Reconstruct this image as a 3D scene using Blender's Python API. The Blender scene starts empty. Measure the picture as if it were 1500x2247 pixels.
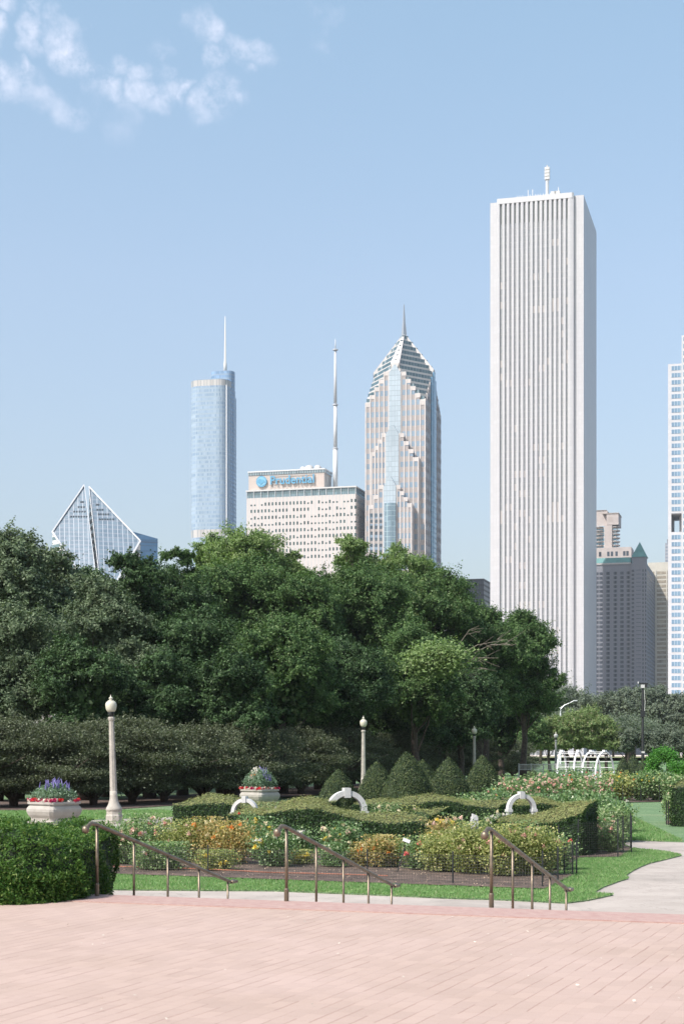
import bpy, bmesh, math, random
import numpy as np
from mathutils import Vector, Matrix
R = math.radians
SC = bpy.context.scene
COL = SC.collection

# ------------------------------------------------------------------ camera, sky, sun, exposure
F = 3560.0; CX = 750.0; HY = 1655.0; EYE = 2.75      # focal length / horizon of the 1500x2247 photograph, eye height
cd = bpy.data.cameras.new('camera'); cam = bpy.data.objects.new('camera', cd); COL.objects.link(cam)
cam.location = (0, 0, EYE); cam.rotation_euler = (R(90), 0, 0)
cd.sensor_fit = 'HORIZONTAL'; cd.sensor_width = 36; cd.lens = 36*F/1500; cd.shift_y = (HY-1123.5)/1500
cd.clip_start = .5; cd.clip_end = 20000
cd.dof.use_dof = True; cd.dof.focus_distance = 75; cd.dof.aperture_fstop = 9.0
SC.camera = cam

SUN_EL = R(50); SUN_AZ = R(-130)          # azimuth clockwise from the view direction
sdir = Vector((math.sin(SUN_AZ)*math.cos(SUN_EL), math.cos(SUN_AZ)*math.cos(SUN_EL), math.sin(SUN_EL)))
sl = bpy.data.lights.new('sun', 'SUN'); sl.energy = 3.9; sl.angle = R(.5); sl.color = (1, .945, .915)
so = bpy.data.objects.new('sun', sl); COL.objects.link(so)
so.rotation_euler = (-sdir).to_track_quat('-Z', 'Y').to_euler(); so.location = (-60, -60, 120)
SC.view_settings.view_transform = 'Standard'; SC.view_settings.look = 'None'
SC.view_settings.exposure = 0.55; SC.view_settings.gamma = 1
SC.cycles.max_bounces = 6; SC.cycles.diffuse_bounces = 3; SC.cycles.glossy_bounces = 2
SC.cycles.transmission_bounces = 3; SC.cycles.transparent_max_bounces = 6; SC.cycles.volume_bounces = 0
SC.cycles.use_denoising = True

class NT:
    """small helper to write node maths"""
    def __init__(s, tree): s.t = tree; s.n = tree.nodes; s.l = tree.links
    def put(s, sock, v):
        if v is None: return
        if hasattr(v, 'is_output'): s.l.new(v, sock)
        elif isinstance(v, (tuple, list)) and sock.type == 'RGBA' and len(v) == 3: sock.default_value = (*v, 1)
        else: sock.default_value = v
    def m(s, op, a, b=None, c=None, clamp=False):
        n = s.n.new('ShaderNodeMath'); n.operation = op; n.use_clamp = clamp
        for i, v in enumerate((a, b, c)): s.put(n.inputs[i], v)
        return n.outputs[0]
    def v(s, op, a, b=None):
        n = s.n.new('ShaderNodeVectorMath'); n.operation = op
        s.put(n.inputs[0], a); s.put(n.inputs[1], b)
        return n.outputs['Value'] if op in ('DOT_PRODUCT', 'DISTANCE', 'LENGTH') else n.outputs[0]
    def mix(s, f, a, b, mode='MIX'):
        n = s.n.new('ShaderNodeMix'); n.data_type = 'RGBA'; n.blend_type = mode
        s.put(n.inputs[0], f); s.put(n.inputs[6], a); s.put(n.inputs[7], b)
        return n.outputs[2]
    def rng(s, v, a, b, c=0., d=1., smooth=False):
        n = s.n.new('ShaderNodeMapRange'); n.clamp = True
        if smooth: n.interpolation_type = 'SMOOTHSTEP'
        for i, x in enumerate((v, a, b, c, d)): s.put(n.inputs[i], x)
        return n.outputs[0]
    def noise(s, vec, scale, detail=3, rough=.55, dist=0.):
        n = s.n.new('ShaderNodeTexNoise'); s.put(n.inputs['Vector'], vec)
        n.inputs['Scale'].default_value = scale; n.inputs['Detail'].default_value = detail
        n.inputs['Roughness'].default_value = rough; n.inputs['Distortion'].default_value = dist
        return n.outputs['Fac']
    def sep(s, v):
        n = s.n.new('ShaderNodeSeparateXYZ'); s.put(n.inputs[0], v); return n.outputs
    def comb(s, x=0., y=0., z=0.):
        n = s.n.new('ShaderNodeCombineXYZ')
        for i, q in enumerate((x, y, z)): s.put(n.inputs[i], q)
        return n.outputs[0]
    def white(s, vec):
        n = s.n.new('ShaderNodeTexWhiteNoise'); n.noise_dimensions = '3D'; s.put(n.inputs['Vector'], vec); return n.outputs['Value']
    def obj(s): return s.n.new('ShaderNodeTexCoord').outputs['Object']
    def bump(s, h, strength=.5, dist=.02):
        n = s.n.new('ShaderNodeBump'); n.inputs['Strength'].default_value = strength
        n.inputs['Distance'].default_value = dist; s.put(n.inputs['Height'], h); return n.outputs[0]

world = bpy.data.worlds.new('World'); SC.world = world; world.use_nodes = True
w = NT(world.node_tree); w.n.clear()
sky = w.n.new('ShaderNodeTexSky'); sky.sky_type = 'NISHITA'; sky.sun_disc = False
sky.sun_elevation = SUN_EL; sky.sun_rotation = SUN_AZ; sky.air_density = 1.0; sky.dust_density = 2.0; sky.ozone_density = 1.6
bg = w.n.new('ShaderNodeBackground'); bg.inputs[1].default_value = .15
wo = w.n.new('ShaderNodeOutputWorld')
dirv = w.n.new('ShaderNodeTexCoord').outputs['Generated']
puffs = [(185,75,62,1),(95,62,42,.7),(0,130,62,.95),(88,142,34,.85),(285,105,50,.6),(440,70,62,.75),(505,125,60,.7),(430,158,44,.95),
         (225,185,68,.85),(325,205,60,.72),(385,192,36,.85),(500,205,46,.75),(455,250,56,.6),(60,185,80,.6),(120,245,60,.5),(0,215,60,.5),
         (710,50,44,.35),(195,8,36,.6),(545,150,50,.5),(330,140,40,.6),(225,40,30,.5),(265,255,70,.3),(5,35,36,.6)]
wob = w.noise(dirv, 26, 5, .6)
wv = w.n.new('ShaderNodeTexNoise'); wv.inputs['Scale'].default_value = 24; wv.inputs['Detail'].default_value = 5
w.l.new(dirv, wv.inputs['Vector'])
off = w.v('SCALE', w.v('SUBTRACT', wv.outputs['Color'], (.5, .5, .5)), None); off.node.inputs['Scale'].default_value = .075
dn = w.v('ADD', dirv, off)
acc = None
for (px, py, r, a) in puffs:
    c = Vector(((px-CX)/F, 1, (HY-py)/F)); L = c.length; c.normalize()
    m_ = w.rng(w.v('DISTANCE', dn, tuple(c)), r*1.12/F/L, r*.25/F/L, 0., a, True)
    acc = m_ if acc is None else w.m('MAXIMUM', acc, m_)
det = w.rng(w.noise(dirv, 55, 7, .68), .36, .62, .08, 1.)
dens = w.m('MULTIPLY', w.m('MULTIPLY', acc, det), .64)
dz_ = w.sep(dirv)[2]      # hazier, flatter summer sky: paler above, less bright at the horizon
cr_ = w.n.new('ShaderNodeValToRGB'); w.l.new(dz_, cr_.inputs[0]); el_ = cr_.color_ramp.elements
el_[0].position = .10; el_[0].color = (.86, .775, .72, 1); el_[1].position = .42; el_[1].color = (1.30, 1.27, 1.08, 1)
e2_ = el_.new(.75); e2_.color = (1.22, 1.30, 1.18, 1); e_ = el_.new(.28); e_.color = (1.21, 1.09, .96, 1)
skyc = w.mix(1.0, sky.outputs[0], cr_.outputs[0], 'MULTIPLY')
skyc = w.mix(dens, skyc, (5.6, 5.5, 6.2))
w.l.new(skyc, bg.inputs[0]); w.l.new(bg.outputs[0], wo.inputs[0])

# ------------------------------------------------------------------ geometry helpers
def X(px, Y): return (px-CX)/F*Y
def Z(py, Y): return EYE+(HY-py)/F*Y
def G(px, py):                       # point of the flat garden ground seen at a photo position
    Y = F*EYE/(py-HY); return (X(px, Y), Y)

def tag(o, label=None, cat=None, group=None, kind=None):
    if label: o['label'] = label
    if cat: o['category'] = cat
    if group: o['group'] = group
    if kind: o['kind'] = kind
    return o
def thing(name, label, cat, loc=(0, 0, 0), rz=0, group=None):
    o = bpy.data.objects.new(name, None); COL.objects.link(o); o.empty_display_size = .3
    o.location = loc; o.rotation_euler = (0, 0, rz); return tag(o, label, cat, group)
def copy_tree(o, parent=None):
    c = o.copy(); COL.objects.link(c)
    if parent is not None: c.parent = parent
    for ch in list(o.children): copy_tree(ch, c)
    return c
def npmesh(name, V, Q, mat, parent=None, smooth=False):
    """V (n,3), Q (m,k) faces all with k corners"""
    V = np.asarray(V, np.float32); Q = np.asarray(Q, np.int32); k = Q.shape[1]
    me = bpy.data.meshes.new(name)
    me.vertices.add(len(V)); me.vertices.foreach_set('co', V.ravel())
    me.loops.add(Q.size); me.loops.foreach_set('vertex_index', Q.ravel())
    me.polygons.add(len(Q)); me.polygons.foreach_set('loop_start', np.arange(0, Q.size, k, dtype=np.int32))
    me.polygons.foreach_set('loop_total', np.full(len(Q), k, np.int32))
    if smooth: me.polygons.foreach_set('use_smooth', np.ones(len(Q), bool))
    me.update(calc_edges=True); me.materials.append(mat)
    o = bpy.data.objects.new(name, me); COL.objects.link(o)
    if parent: o.parent = parent
    return o
class MB:
    def __init__(s): s.v = []; s.f = []
    def add(s, vs, fs):
        b = len(s.v); s.v += [tuple(v) for v in vs]; s.f += [tuple(b+i for i in f) for f in fs]; return s
    def box(s, x0, x1, y0, y1, z0, z1):
        return s.add([(x0,y0,z0),(x1,y0,z0),(x1,y1,z0),(x0,y1,z0),(x0,y0,z1),(x1,y0,z1),(x1,y1,z1),(x0,y1,z1)],
                     [(3,2,1,0),(4,5,6,7),(0,1,5,4),(1,2,6,5),(2,3,7,6),(3,0,4,7)])
    def prism(s, poly, z0, z1, z1s=None):
        n = len(poly); vs = [(x, y, z0) for x, y in poly]+[(p[0], p[1], (z1s[i] if z1s else z1)) for i, p in enumerate(poly)]
        return s.add(vs, [tuple(range(n-1, -1, -1)), tuple(range(n, 2*n))]+[(i, (i+1) % n, n+(i+1) % n, n+i) for i in range(n)])
    def tube(s, pts, rad, n=8, caps=True):
        pts = [Vector(p) for p in pts]; b = len(s.v)
        if not hasattr(rad, '__len__'): rad = [rad]*len(pts)
        ref = None
        for i, p in enumerate(pts):
            d = (pts[min(i+1, len(pts)-1)]-pts[max(i-1, 0)]).normalized()
            if ref is None: ref = d.orthogonal().normalized()
            a = (ref-d*ref.dot(d)).normalized(); ref = a; c = d.cross(a)
            for k in range(n):
                t = 2*math.pi*k/n; s.v.append(tuple(p+(a*math.cos(t)+c*math.sin(t))*rad[i]))
        for i in range(len(pts)-1):
            for k in range(n):
                s.f.append((b+i*n+k, b+i*n+(k+1) % n, b+(i+1)*n+(k+1) % n, b+(i+1)*n+k))
        if caps:
            s.f.append(tuple(b+k for k in range(n-1, -1, -1))); e = b+(len(pts)-1)*n; s.f.append(tuple(e+k for k in range(n)))
        return s
    def lathe(s, prof, n=16, c=(0, 0), square=False, rot=0.):
        b = len(s.v)
        for r, z in prof:
            for k in range(n):
                t = 2*math.pi*(k+.5)/n+rot
                if square:
                    q = max(abs(math.cos(t)), abs(math.sin(t))); s.v.append((c[0]+r*math.cos(t)/q, c[1]+r*math.sin(t)/q, z))
                else: s.v.append((c[0]+r*math.cos(t), c[1]+r*math.sin(t), z))
        for i in range(len(prof)-1):
            for k in range(n): s.f.append((b+i*n+k, b+i*n+(k+1) % n, b+(i+1)*n+(k+1) % n, b+(i+1)*n+k))
        s.f.append(tuple(b+k for k in range(n-1, -1, -1))); e = b+(len(prof)-1)*n; s.f.append(tuple(e+k for k in range(n)))
        return s
    def build(s, name, mat, parent=None, smooth=False, bevel=0):
        me = bpy.data.meshes.new(name); me.from_pydata(s.v, [], s.f); me.materials.append(mat)
        if smooth: me.polygons.foreach_set('use_smooth', [True]*len(me.polygons))
        o = bpy.data.objects.new(name, me); COL.objects.link(o)
        if parent: o.parent = parent
        if bevel:
            m = o.modifiers.new('bevel', 'BEVEL'); m.width = bevel; m.segments = 2; m.limit_method = 'ANGLE'
        return o
def box(name, mat, parent, *a): return MB().box(*a).build(name, mat, parent)

def unit(A): return A/np.maximum(np.linalg.norm(A, axis=1, keepdims=True), 1e-9)
def rdir(rg, n): return unit(rg.normal(size=(n, 3)))
def leaves(rg, P, N, size, aspect=.5, flop=.7):
    """one rhombic leaf (quad) at each point, roughly facing N"""
    n = len(P); N = unit(N+rdir(rg, n)*flop); T = unit(np.cross(N, rdir(rg, n))); B = np.cross(N, T)
    s = (size*(.6+.8*rg.random(n)))[:, None]
    V = np.stack([P+T*s*.5, P+B*s*.5*aspect, P-T*s*.5, P-B*s*.5*aspect], 1).reshape(-1, 3)
    return V
def leafmesh(name, V, mat, parent): return npmesh(name, V, np.arange(len(V)).reshape(-1, 4), mat, parent)

# ------------------------------------------------------------------ materials
MATS = {}
def mat(name, col, rough=.7, var=.12, nscale=3., metal=0., bump=0., bscale=30., spec=.5, col2=None):
    if name in MATS: return MATS[name]
    m = bpy.data.materials.new(name); m.use_nodes = True; t = NT(m.node_tree)
    b = t.n['Principled BSDF']; oc = t.obj()
    n1 = t.noise(oc, nscale, 5, .6)
    c2 = col2 or tuple(c*(1-var*2.2) for c in col)
    c = t.mix(t.rng(n1, .32, .68), c2, tuple(min(1, c*(1+var)) for c in col))
    t.l.new(c, b.inputs['Base Color']); b.inputs['Roughness'].default_value = rough; b.inputs['Metallic'].default_value = metal
    b.inputs['Specular IOR Level'].default_value = spec
    if bump: t.l.new(t.bump(t.noise(oc, bscale, 4), bump, .02), b.inputs['Normal'])
    MATS[name] = m; return m
def leafmat(name, c1, c2, c3=None, trans=.3, rough=.6, clump=.6, spec=.18):
    """leaf material: hue differs from leaf to leaf and from spray to spray"""
    m = bpy.data.materials.new(name); m.use_nodes = True; t = NT(m.node_tree); b = t.n['Principled BSDF']
    geo = t.n.new('ShaderNodeNewGeometry'); ri = geo.outputs['Random Per Island']
    nz = t.noise(geo.outputs['Position'], clump, 3)
    c = t.mix(t.rng(t.m('ADD', t.m('MULTIPLY', ri, .5), nz), .45, 1.0), c1, c2)
    if c3: c = t.mix(t.m('GREATER_THAN', t.m('FRACT', t.m('MULTIPLY', ri, 37.7)), .9), c, c3)
    t.l.new(c, b.inputs['Base Color']); b.inputs['Roughness'].default_value = rough
    b.inputs['Specular IOR Level'].default_value = spec
    tr = t.n.new('ShaderNodeBsdfTranslucent'); t.l.new(t.mix(1., c, (1.3, 1.5, .7), 'MULTIPLY'), tr.inputs[0])
    ms = t.n.new('ShaderNodeMixShader'); ms.inputs[0].default_value = trans
    t.l.new(b.outputs[0], ms.inputs[1]); t.l.new(tr.outputs[0], ms.inputs[2])
    t.l.new(ms.outputs[0], t.n['Material Output'].inputs[0]); return m
def facade(name, glass, span, floor=3.6, frac=.55, mull=1.5, mw=.12, mcol=None, var=.35, rough=.18, vstripe=None, prob=None, metal=.0,
           zoff=0., joint=0., bright=None):
    """curtain wall: panes (glass), spandrels between the floors, mullions; every pane a little different"""
    m = bpy.data.materials.new(name); m.use_nodes = True; t = NT(m.node_tree); b = t.n['Principled BSDF']
    x, y, z = t.sep(t.obj()); u = t.m('ADD', x, y); z = t.m('ADD', z, zoff)
    zf = t.m('DIVIDE', z, floor); uf = t.m('DIVIDE', u, mull)
    zi, ui = t.m('FLOOR', zf), t.m('FLOOR', uf)
    isg = t.m('LESS_THAN', t.m('FRACT', zf), frac)
    rnd = t.white(t.comb(ui, zi, 3.))
    g = t.mix(t.m('MULTIPLY', rnd, var), glass, bright or tuple(min(1, c*2.2+.08) for c in glass))
    g = t.mix(t.rng(t.noise(t.comb(u, t.m('MULTIPLY', z, .35), 0.), .05, 2), .35, .65, 0., .45), g, tuple(min(1, c*1.5+.03) for c in glass))
    if prob is not None:   # some floors are blanked off by panels
        band = t.noise(t.comb(0., 0., zi), .23, 1); hit = t.m('LESS_THAN', t.white(t.comb(t.m('FLOOR', t.m('DIVIDE', u, 4.)), zi, 9.)), t.rng(band, .5, .75, prob*.3, prob*3))
        isg = t.m('MULTIPLY', isg, t.m('SUBTRACT', 1., hit))
    c = t.mix(isg, span, g)
    rg = t.rng(isg, 0, 1, .75, rough)
    if mw:
        ism = t.m('LESS_THAN', t.m('FRACT', uf), mw/mull); c = t.mix(ism, c, mcol or span)
    t.l.new(c, b.inputs['Base Color']); t.l.new(rg, b.inputs['Roughness']); b.inputs['Metallic'].default_value = metal
    return m
def stone_grid(name, col, gx=1.6, gz=1.3, dark=.82, jw=.08, rough=.75, vs=None):
    m = bpy.data.materials.new(name); m.use_nodes = True; t = NT(m.node_tree); b = t.n['Principled BSDF']
    oc = t.obj(); x, y, z = t.sep(oc); u = t.m('ADD', x, y); uf = t.m('DIVIDE', u, gx); zf = t.m('DIVIDE', z, gz)
    rnd = t.white(t.comb(t.m('FLOOR', uf), t.m('FLOOR', zf), 1.))
    c = t.mix(t.m('MULTIPLY', rnd, .5), col, tuple(k*.88 for k in col))
    j = t.m('MAXIMUM', t.m('LESS_THAN', t.m('FRACT', uf), jw/gx), t.m('LESS_THAN', t.m('FRACT', zf), jw/gz))
    c = t.mix(j, c, tuple(k*dark for k in col))
    c = t.mix(t.rng(t.noise(t.comb(u, t.m('MULTIPLY', z, .3), 0.), .06, 4), .3, .7), c, t.mix(1., c, (.93, .93, .95), 'MULTIPLY'))
    if vs:
        c = t.mix(t.m('LESS_THAN', t.m('FRACT', t.m('DIVIDE', u, vs[0])), vs[1]), c, vs[2])
    t.l.new(c, b.inputs['Base Color']); b.inputs['Roughness'].default_value = rough; return m

M_concrete = mat('old_concrete', (.35, .325, .29), .85, .08, 2.2, bump=.25, bscale=60)
M_lampconc = mat('lamp_concrete', (.38, .345, .30), .8, .1, 5, bump=.2, bscale=80)
M_bark = mat('bark', (.075, .055, .042), .9, .25, 6, bump=.5, bscale=20)
M_barkpale = mat('bare_wood', (.22, .19, .15), .9, .2, 6)
M_soil = mat('garden_soil', (.115, .078, .060), .95, .25, 2.5, bump=.9, bscale=18, col2=(.05, .034, .027))
M_bronze = mat('bronze_rail', (.20, .155, .11), .42, .2, 7, metal=.6)
M_black = mat('black_metal', (.02, .022, .024), .5)
M_white = mat('white_paint', (.56, .555, .54), .65, .09, 6)
M_whitemetal = mat('white_steel', (.58, .59, .60), .5, .05, 4)
M_globe = mat('frosted_globe', (.55, .52, .42), .3, .05, 5)
M_redpipe = mat('rusty_edging', (.33, .12, .07), .7)

# ------------------------------------------------------------------ the ground
UD = Vector((.936, -.351)); VD = Vector((.351, .936))         # garden grid: along the terrace edge, away from it
def GP(u, v, o=(0, 18.9)): return (o[0]+UD.x*u+VD.x*v, o[1]+UD.y*u+VD.y*v)   # garden grid point from the middle of the terrace edge

def grassmat():
    m = bpy.data.materials.new('mown_grass'); m.use_nodes = True; t = NT(m.node_tree); b = t.n['Principled BSDF']; p = t.n.new('ShaderNodeNewGeometry').outputs['Position']
    a = t.rng(t.noise(p, .5, 4), .35, .65); c = t.mix(a, (.115, .20, .085), (.185, .265, .13))
    c = t.mix(t.rng(t.noise(p, 9, 5, .7), .42, .7), c, (.055, .12, .035))
    c = t.mix(t.rng(t.noise(p, .12, 3), .55, .75, 0, .6), c, (.25, .26, .14))
    c = t.mix(t.rng(t.sep(p)[1], 420, 600), c, (.10, .105, .11))     # paved city beyond the park
    t.l.new(c, b.inputs[0]); b.inputs['Roughness'].default_value = .85
    t.l.new(t.bump(t.noise(p, 25, 4, .7), .8, .05), b.inputs['Normal']); return m
M_grass = grassmat()
M_blade = leafmat('grass_blade', (.12, .24, .08), (.24, .36, .15), (.34, .36, .21), .35, .5, 1.2)
def terrain(Y): 
    t = min(1, max(0, (Y-150)/160)); return 2.15*t*t*(3-2*t)
Ys = [-400, 0, 60, 130, 150, 165, 180, 195, 210, 225, 240, 255, 270, 285, 300, 330, 600, 1500, 9000]
Vt = []; Ft = []
for i, y in enumerate(Ys):
    for x in (-6000, -400, 0, 400, 6000): Vt.append((x, y, terrain(y)-.06))
for i in range(len(Ys)-1):
    for k in range(4): Ft.append((i*5+k, i*5+k+1, (i+1)*5+k+1, (i+1)*5+k))
tag(npmesh('ground', Vt, Ft, M_grass), 'park ground with mown grass running back to the skyline', 'ground', kind='structure')

def sheet(name, poly, z, m, label, cat, h=0.):
    mb = MB()
    if h: mb.prism(poly, z-h, z)
    else: mb.add([(x, y, z) for x, y in poly], [tuple(range(len(poly)))])
    return tag(mb.build(name, m), label, cat, kind='structure')
def concmat():
    m = bpy.data.materials.new('path_concrete'); m.use_nodes = True; t = NT(m.node_tree); b = t.n['Principled BSDF']; p = t.n.new('ShaderNodeNewGeometry').outputs['Position']
    c = t.mix(t.rng(t.noise(p, .7, 6, .65), .3, .7), (.305, .262, .228), (.42, .365, .322))
    c = t.mix(t.rng(t.noise(p, 40, 3, .7), .55, .75, 0, .5), c, (.24, .21, .18)); c = t.mix(t.rng(t.noise(p, .28, 5, .6, 1.5), .52, .66, 0, .45), c, (.215, .19, .165))
    cr = t.noise(p, .45, 6, .7, 1.2); c = t.mix(t.rng(t.m('ABSOLUTE', t.m('SUBTRACT', cr, .5)), .0, .010, .55, 0.), c, (.17, .15, .13))
    t.l.new(c, b.inputs[0]); b.inputs['Roughness'].default_value = .9
    t.l.new(t.bump(t.noise(p, 30, 4), .3, .01), b.inputs['Normal']); return m
M_path = concmat()
sheet('pavement', [(-40, 16), (40, 4), (40, 66), (-40, 75)], 0., M_path, 'pale weathered concrete path around the rose garden', 'path')

EDGE_Y = 18.95
E0 = lambda x: EDGE_Y-.375*x
def paving():
    m = bpy.data.materials.new('brick_paving'); m.use_nodes = True; t = NT(m.node_tree); b = t.n['Principled BSDF']; p = t.n.new('ShaderNodeNewGeometry').outputs['Position']
    u = t.v('DOT_PRODUCT', p, (UD.x, UD.y, 0)); v = t.v('DOT_PRODUCT', p, (VD.x, VD.y, 0))
    wv_ = t.m('MULTIPLY', t.m('SUBTRACT', t.noise(p, 1.3, 2), .5), .035)
    uf = t.m('DIVIDE', t.m('ADD', u, wv_), .135); ui = t.m('FLOOR', uf)
    vo = t.m('ADD', t.m('DIVIDE', v, .29), t.m('MULTIPLY', t.m('FRACT', t.m('MULTIPLY', ui, .5)), 1.)); vi = t.m('FLOOR', vo)
    r1 = t.white(t.comb(ui, vi, 0.)); r2 = t.white(t.comb(ui, t.m('FLOOR', t.m('DIVIDE', t.m('ADD', vo, t.m('MULTIPLY', t.white(t.comb(ui, 2., 7.)), 3.)), 1.5)), 5.))
    fu = t.m('FRACT', uf); lw = t.m('MULTIPLY', t.m('POWER', r2, 1.6), .115)
    du = t.m('MINIMUM', fu, t.m('SUBTRACT', 1., fu))
    jl = t.m('MULTIPLY', t.rng(fu, 0., t.m('ADD', lw, .03), 1., 0.), t.rng(r2, .1, .65, .28, 1.))
    fv = t.m('FRACT', vo); jc = t.m('MULTIPLY', t.m('LESS_THAN', fv, .035), .22)
    c = t.mix(r1, (.340, .246, .200), (.388, .282, .230))
    c = t.mix(t.rng(t.noise(p, .8, 5, .6), .35, .7, 0., .5), c, (.44, .325, .285))
    c = t.mix(t.rng(t.noise(p, 60, 3, .7), .5, .8, 0, .35), c, (.50, .41, .365))
    c = t.mix(t.m('MAXIMUM', t.m('MULTIPLY', jl, 1.), jc), c, (.215, .130, .105))
    t.l.new(c, b.inputs[0]); b.inputs['Roughness'].default_value = .88
    hgt = t.m('SUBTRACT', t.m('MULTIPLY', r1, .3), t.m('MAXIMUM', jl, jc)); t.l.new(t.bump(hgt, .5, .012), b.inputs['Normal']); return m
M_pave = paving()
TZ = 1.0
sheet('brick_terrace', [(-14, E0(-14)-.95), (-14, -14), (16, -14), (16, E0(16)-.95)], TZ, M_pave, 'pink brick paving of the terrace in the foreground', 'terrace', h=1.2)
M_edging = mat('edging_brick', (.36, .250, .215), .85, .1, 9, bump=.3, bscale=50, col2=(.33, .20, .175))
sheet('terrace_edging', [(-14, E0(-14)), (-14, E0(-14)-.95), (16, E0(16)-.95), (16, E0(16))], TZ+.012, M_edging, 'darker pink brick band along the top of the steps', 'terrace edge', h=1.1)
NST = 6
for i in range(NST-1):
    v0 = .02+i*.62; z = TZ-(i+1)*TZ/NST
    a, b_, c, d = GP(-14, v0), GP(16, v0), GP(16, v0+.62), GP(-14, v0+.62)
    sheet('step', [a, b_, c, d], z, M_edging, 'brick step leading down from the terrace', 'step', h=z+.1)

def lawn(name, pts, z, label):
    return sheet(name, pts, min(z, .018), M_grass, label, 'lawn', h=.04)
near_edge = [(150,1953),(300,1955),(450,1956),(600,1957),(800,1965),(1000,1974),(1080,1976),(1150,1979),(1240,1984),(1290,1978),(1345,1966),(1300,1962),(1325,1948),(1345,1941),(1358,1936),
             (1378,1930),(1372,1924),(1386,1914),(1405,1904),(1425,1896),(1460,1888),(1495,1879)]
far_edge = [(1470,1873),(1440,1869),(1400,1866),(1384,1863)]
LF = [G(*p) for p in near_edge+far_edge]+[(8.6, 52), (-9, 52)]
lawn('lawn', LF, .03, 'strip of bright mown grass between the path and the rose bed fence')
LB = [G(1330,1844), G(1400,1845), G(1460,1848), G(1560,1851), (40, 50), (40, 140), (8.4, 140), (8.8, 60)]
lawn('lawn', LB, .03, 'mown lawn on the right between the path and the far rose bed')
LL = [(-45, 66.5), G(100,1803), G(240,1800), G(420,1788), (-4.5, 82), (-3.5, 150), (-60, 150)]
lawn('lawn', LL, .03, 'shaded lawn behind the stone planters under the row of crabapples')
mul = [GP(-30, 66.5), GP(-17, 66.5), GP(-14, 130), GP(-30, 130)]
sheet('mulch', [(-26, 78.5), (-11.5, 78.5), (-6.5, 92), (10, 150), (22, 215), (16, 218), (2, 150), (-14, 96), (-26, 96)], .045, M_soil, 'dark mulch strip beneath the crabapple row', 'mulch')
BED = [(3.98, 32.45), (5.15, 36.3), (4.75, 36.6), (6.15, 42.3), (7.22, 42.5), (8.25, 46.4), (8.7, 60), (8.9, 88), (-2, 88), (-5.2, 58), (-7.5, 48), (-7.2, 37.45)]
sheet('rose_bed_soil', [(x+(.05 if x > 0 else -.05), y) for x, y in BED], .06, M_soil, 'dark brown crumbly soil of the rose bed', 'soil')
sheet('rose_bed_soil', [G(1365,1763), G(1500,1760), (30, 92), (30, 120), (12, 120), (9.3, 100)], .06, M_soil, 'brown soil strip under the far right rose bed', 'soil')
sheet('rose_bed_soil', [G(1461,1811), G(1560,1813), (24, 62), (24, 72), G(1466,1790)], .06, M_soil, 'brown soil of the bed at the right edge', 'soil')
M_tan = mat('gravel_tan', (.60, .50, .42), .9, .06, .2)
sheet('far_road', [(-60, 420), (400, 420), (500, 900), (-60, 900)], 2.15, M_tan, 'pale pinkish plaza strip seen between the far tree trunks', 'road')
M_dry = mat('dry_grass', (.22, .23, .10), .9, .2, .2)
sheet('far_lawn', [(10, 262), (160, 262), (200, 400), (10, 400)], 2.16, M_dry, 'sunburnt lawn beyond the garden', 'lawn')

def inpoly(P, poly):
    x, y = P[:, 0], P[:, 1]; r = np.zeros(len(P), bool); j = len(poly)-1
    for i in range(len(poly)):
        xi, yi = poly[i]; xj, yj = poly[j]
        c = ((yi > y) != (yj > y)) & (x < (xj-xi)*(y-yi)/(yj-yi+1e-12)+xi); r ^= c; j = i
    return r
def blades(name, poly, dens, h, label, seed, excl=None, wid=.012):
    rg = np.random.default_rng(seed); xs = [p[0] for p in poly]; ys = [p[1] for p in poly]
    n = int((max(xs)-min(xs))*(max(ys)-min(ys))*dens)
    P = np.stack([rg.uniform(min(xs), max(xs), n), rg.uniform(min(ys), max(ys), n)], 1)
    k = inpoly(P, poly)
    if excl: k &= ~inpoly(P, excl)
    P = P[k]; n = len(P); P3 = np.column_stack([P, np.full(n, .03)])
    a = rg.uniform(0, 6.28, n); W = np.column_stack([np.cos(a), np.sin(a), np.zeros(n)])*wid
    hh = h*(.5+rg.random(n)); T = P3+np.column_stack([rg.normal(0, .35, n)*hh, rg.normal(0, .35, n)*hh, hh])
    V = np.stack([P3-W, P3+W, T], 1).reshape(-1, 3)
    o = npmesh(name, V, np.arange(len(V)).reshape(-1, 3), M_blade); return tag(o, label, 'grass', kind='stuff')
jit = [(x, y-.05) for x, y in LF[:22]]
blades('grass', [(x, y-.06 if i < 21 else y) for i, (x, y) in enumerate(LF)], 1500, .036, 'short green blades of the lawn strip before the rose bed', 11, BED)
blades('grass', [(8.9, 51), G(1500,1849), (14.5, 90), (9.3, 90)], 420, .07, 'mown grass blades of the right hand lawn', 12, wid=.02)
blades('grass', [(-14, 65.6), (-6.3, 70.6), (-8.5, 78), (-17, 76)], 300, .08, 'mown grass blades behind the stone planters', 13, wid=.02)
# scattered chips on the soil
rg = np.random.default_rng(5); n = 5200
P = np.column_stack([rg.uniform(-7, 8, n), rg.uniform(33, 47, n), np.full(n, .07)]); P = P[inpoly(P, BED)]
tag(leafmesh('bark_chips', leaves(rg, P, np.tile([0, 0, 1.], (len(P), 1)), .035, .5, .8), mat('chip', (.42, .31, .22), .9, .3, 8), None), 'small pale wood chips scattered over the bed soil', 'wood chips', kind='stuff')

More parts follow.
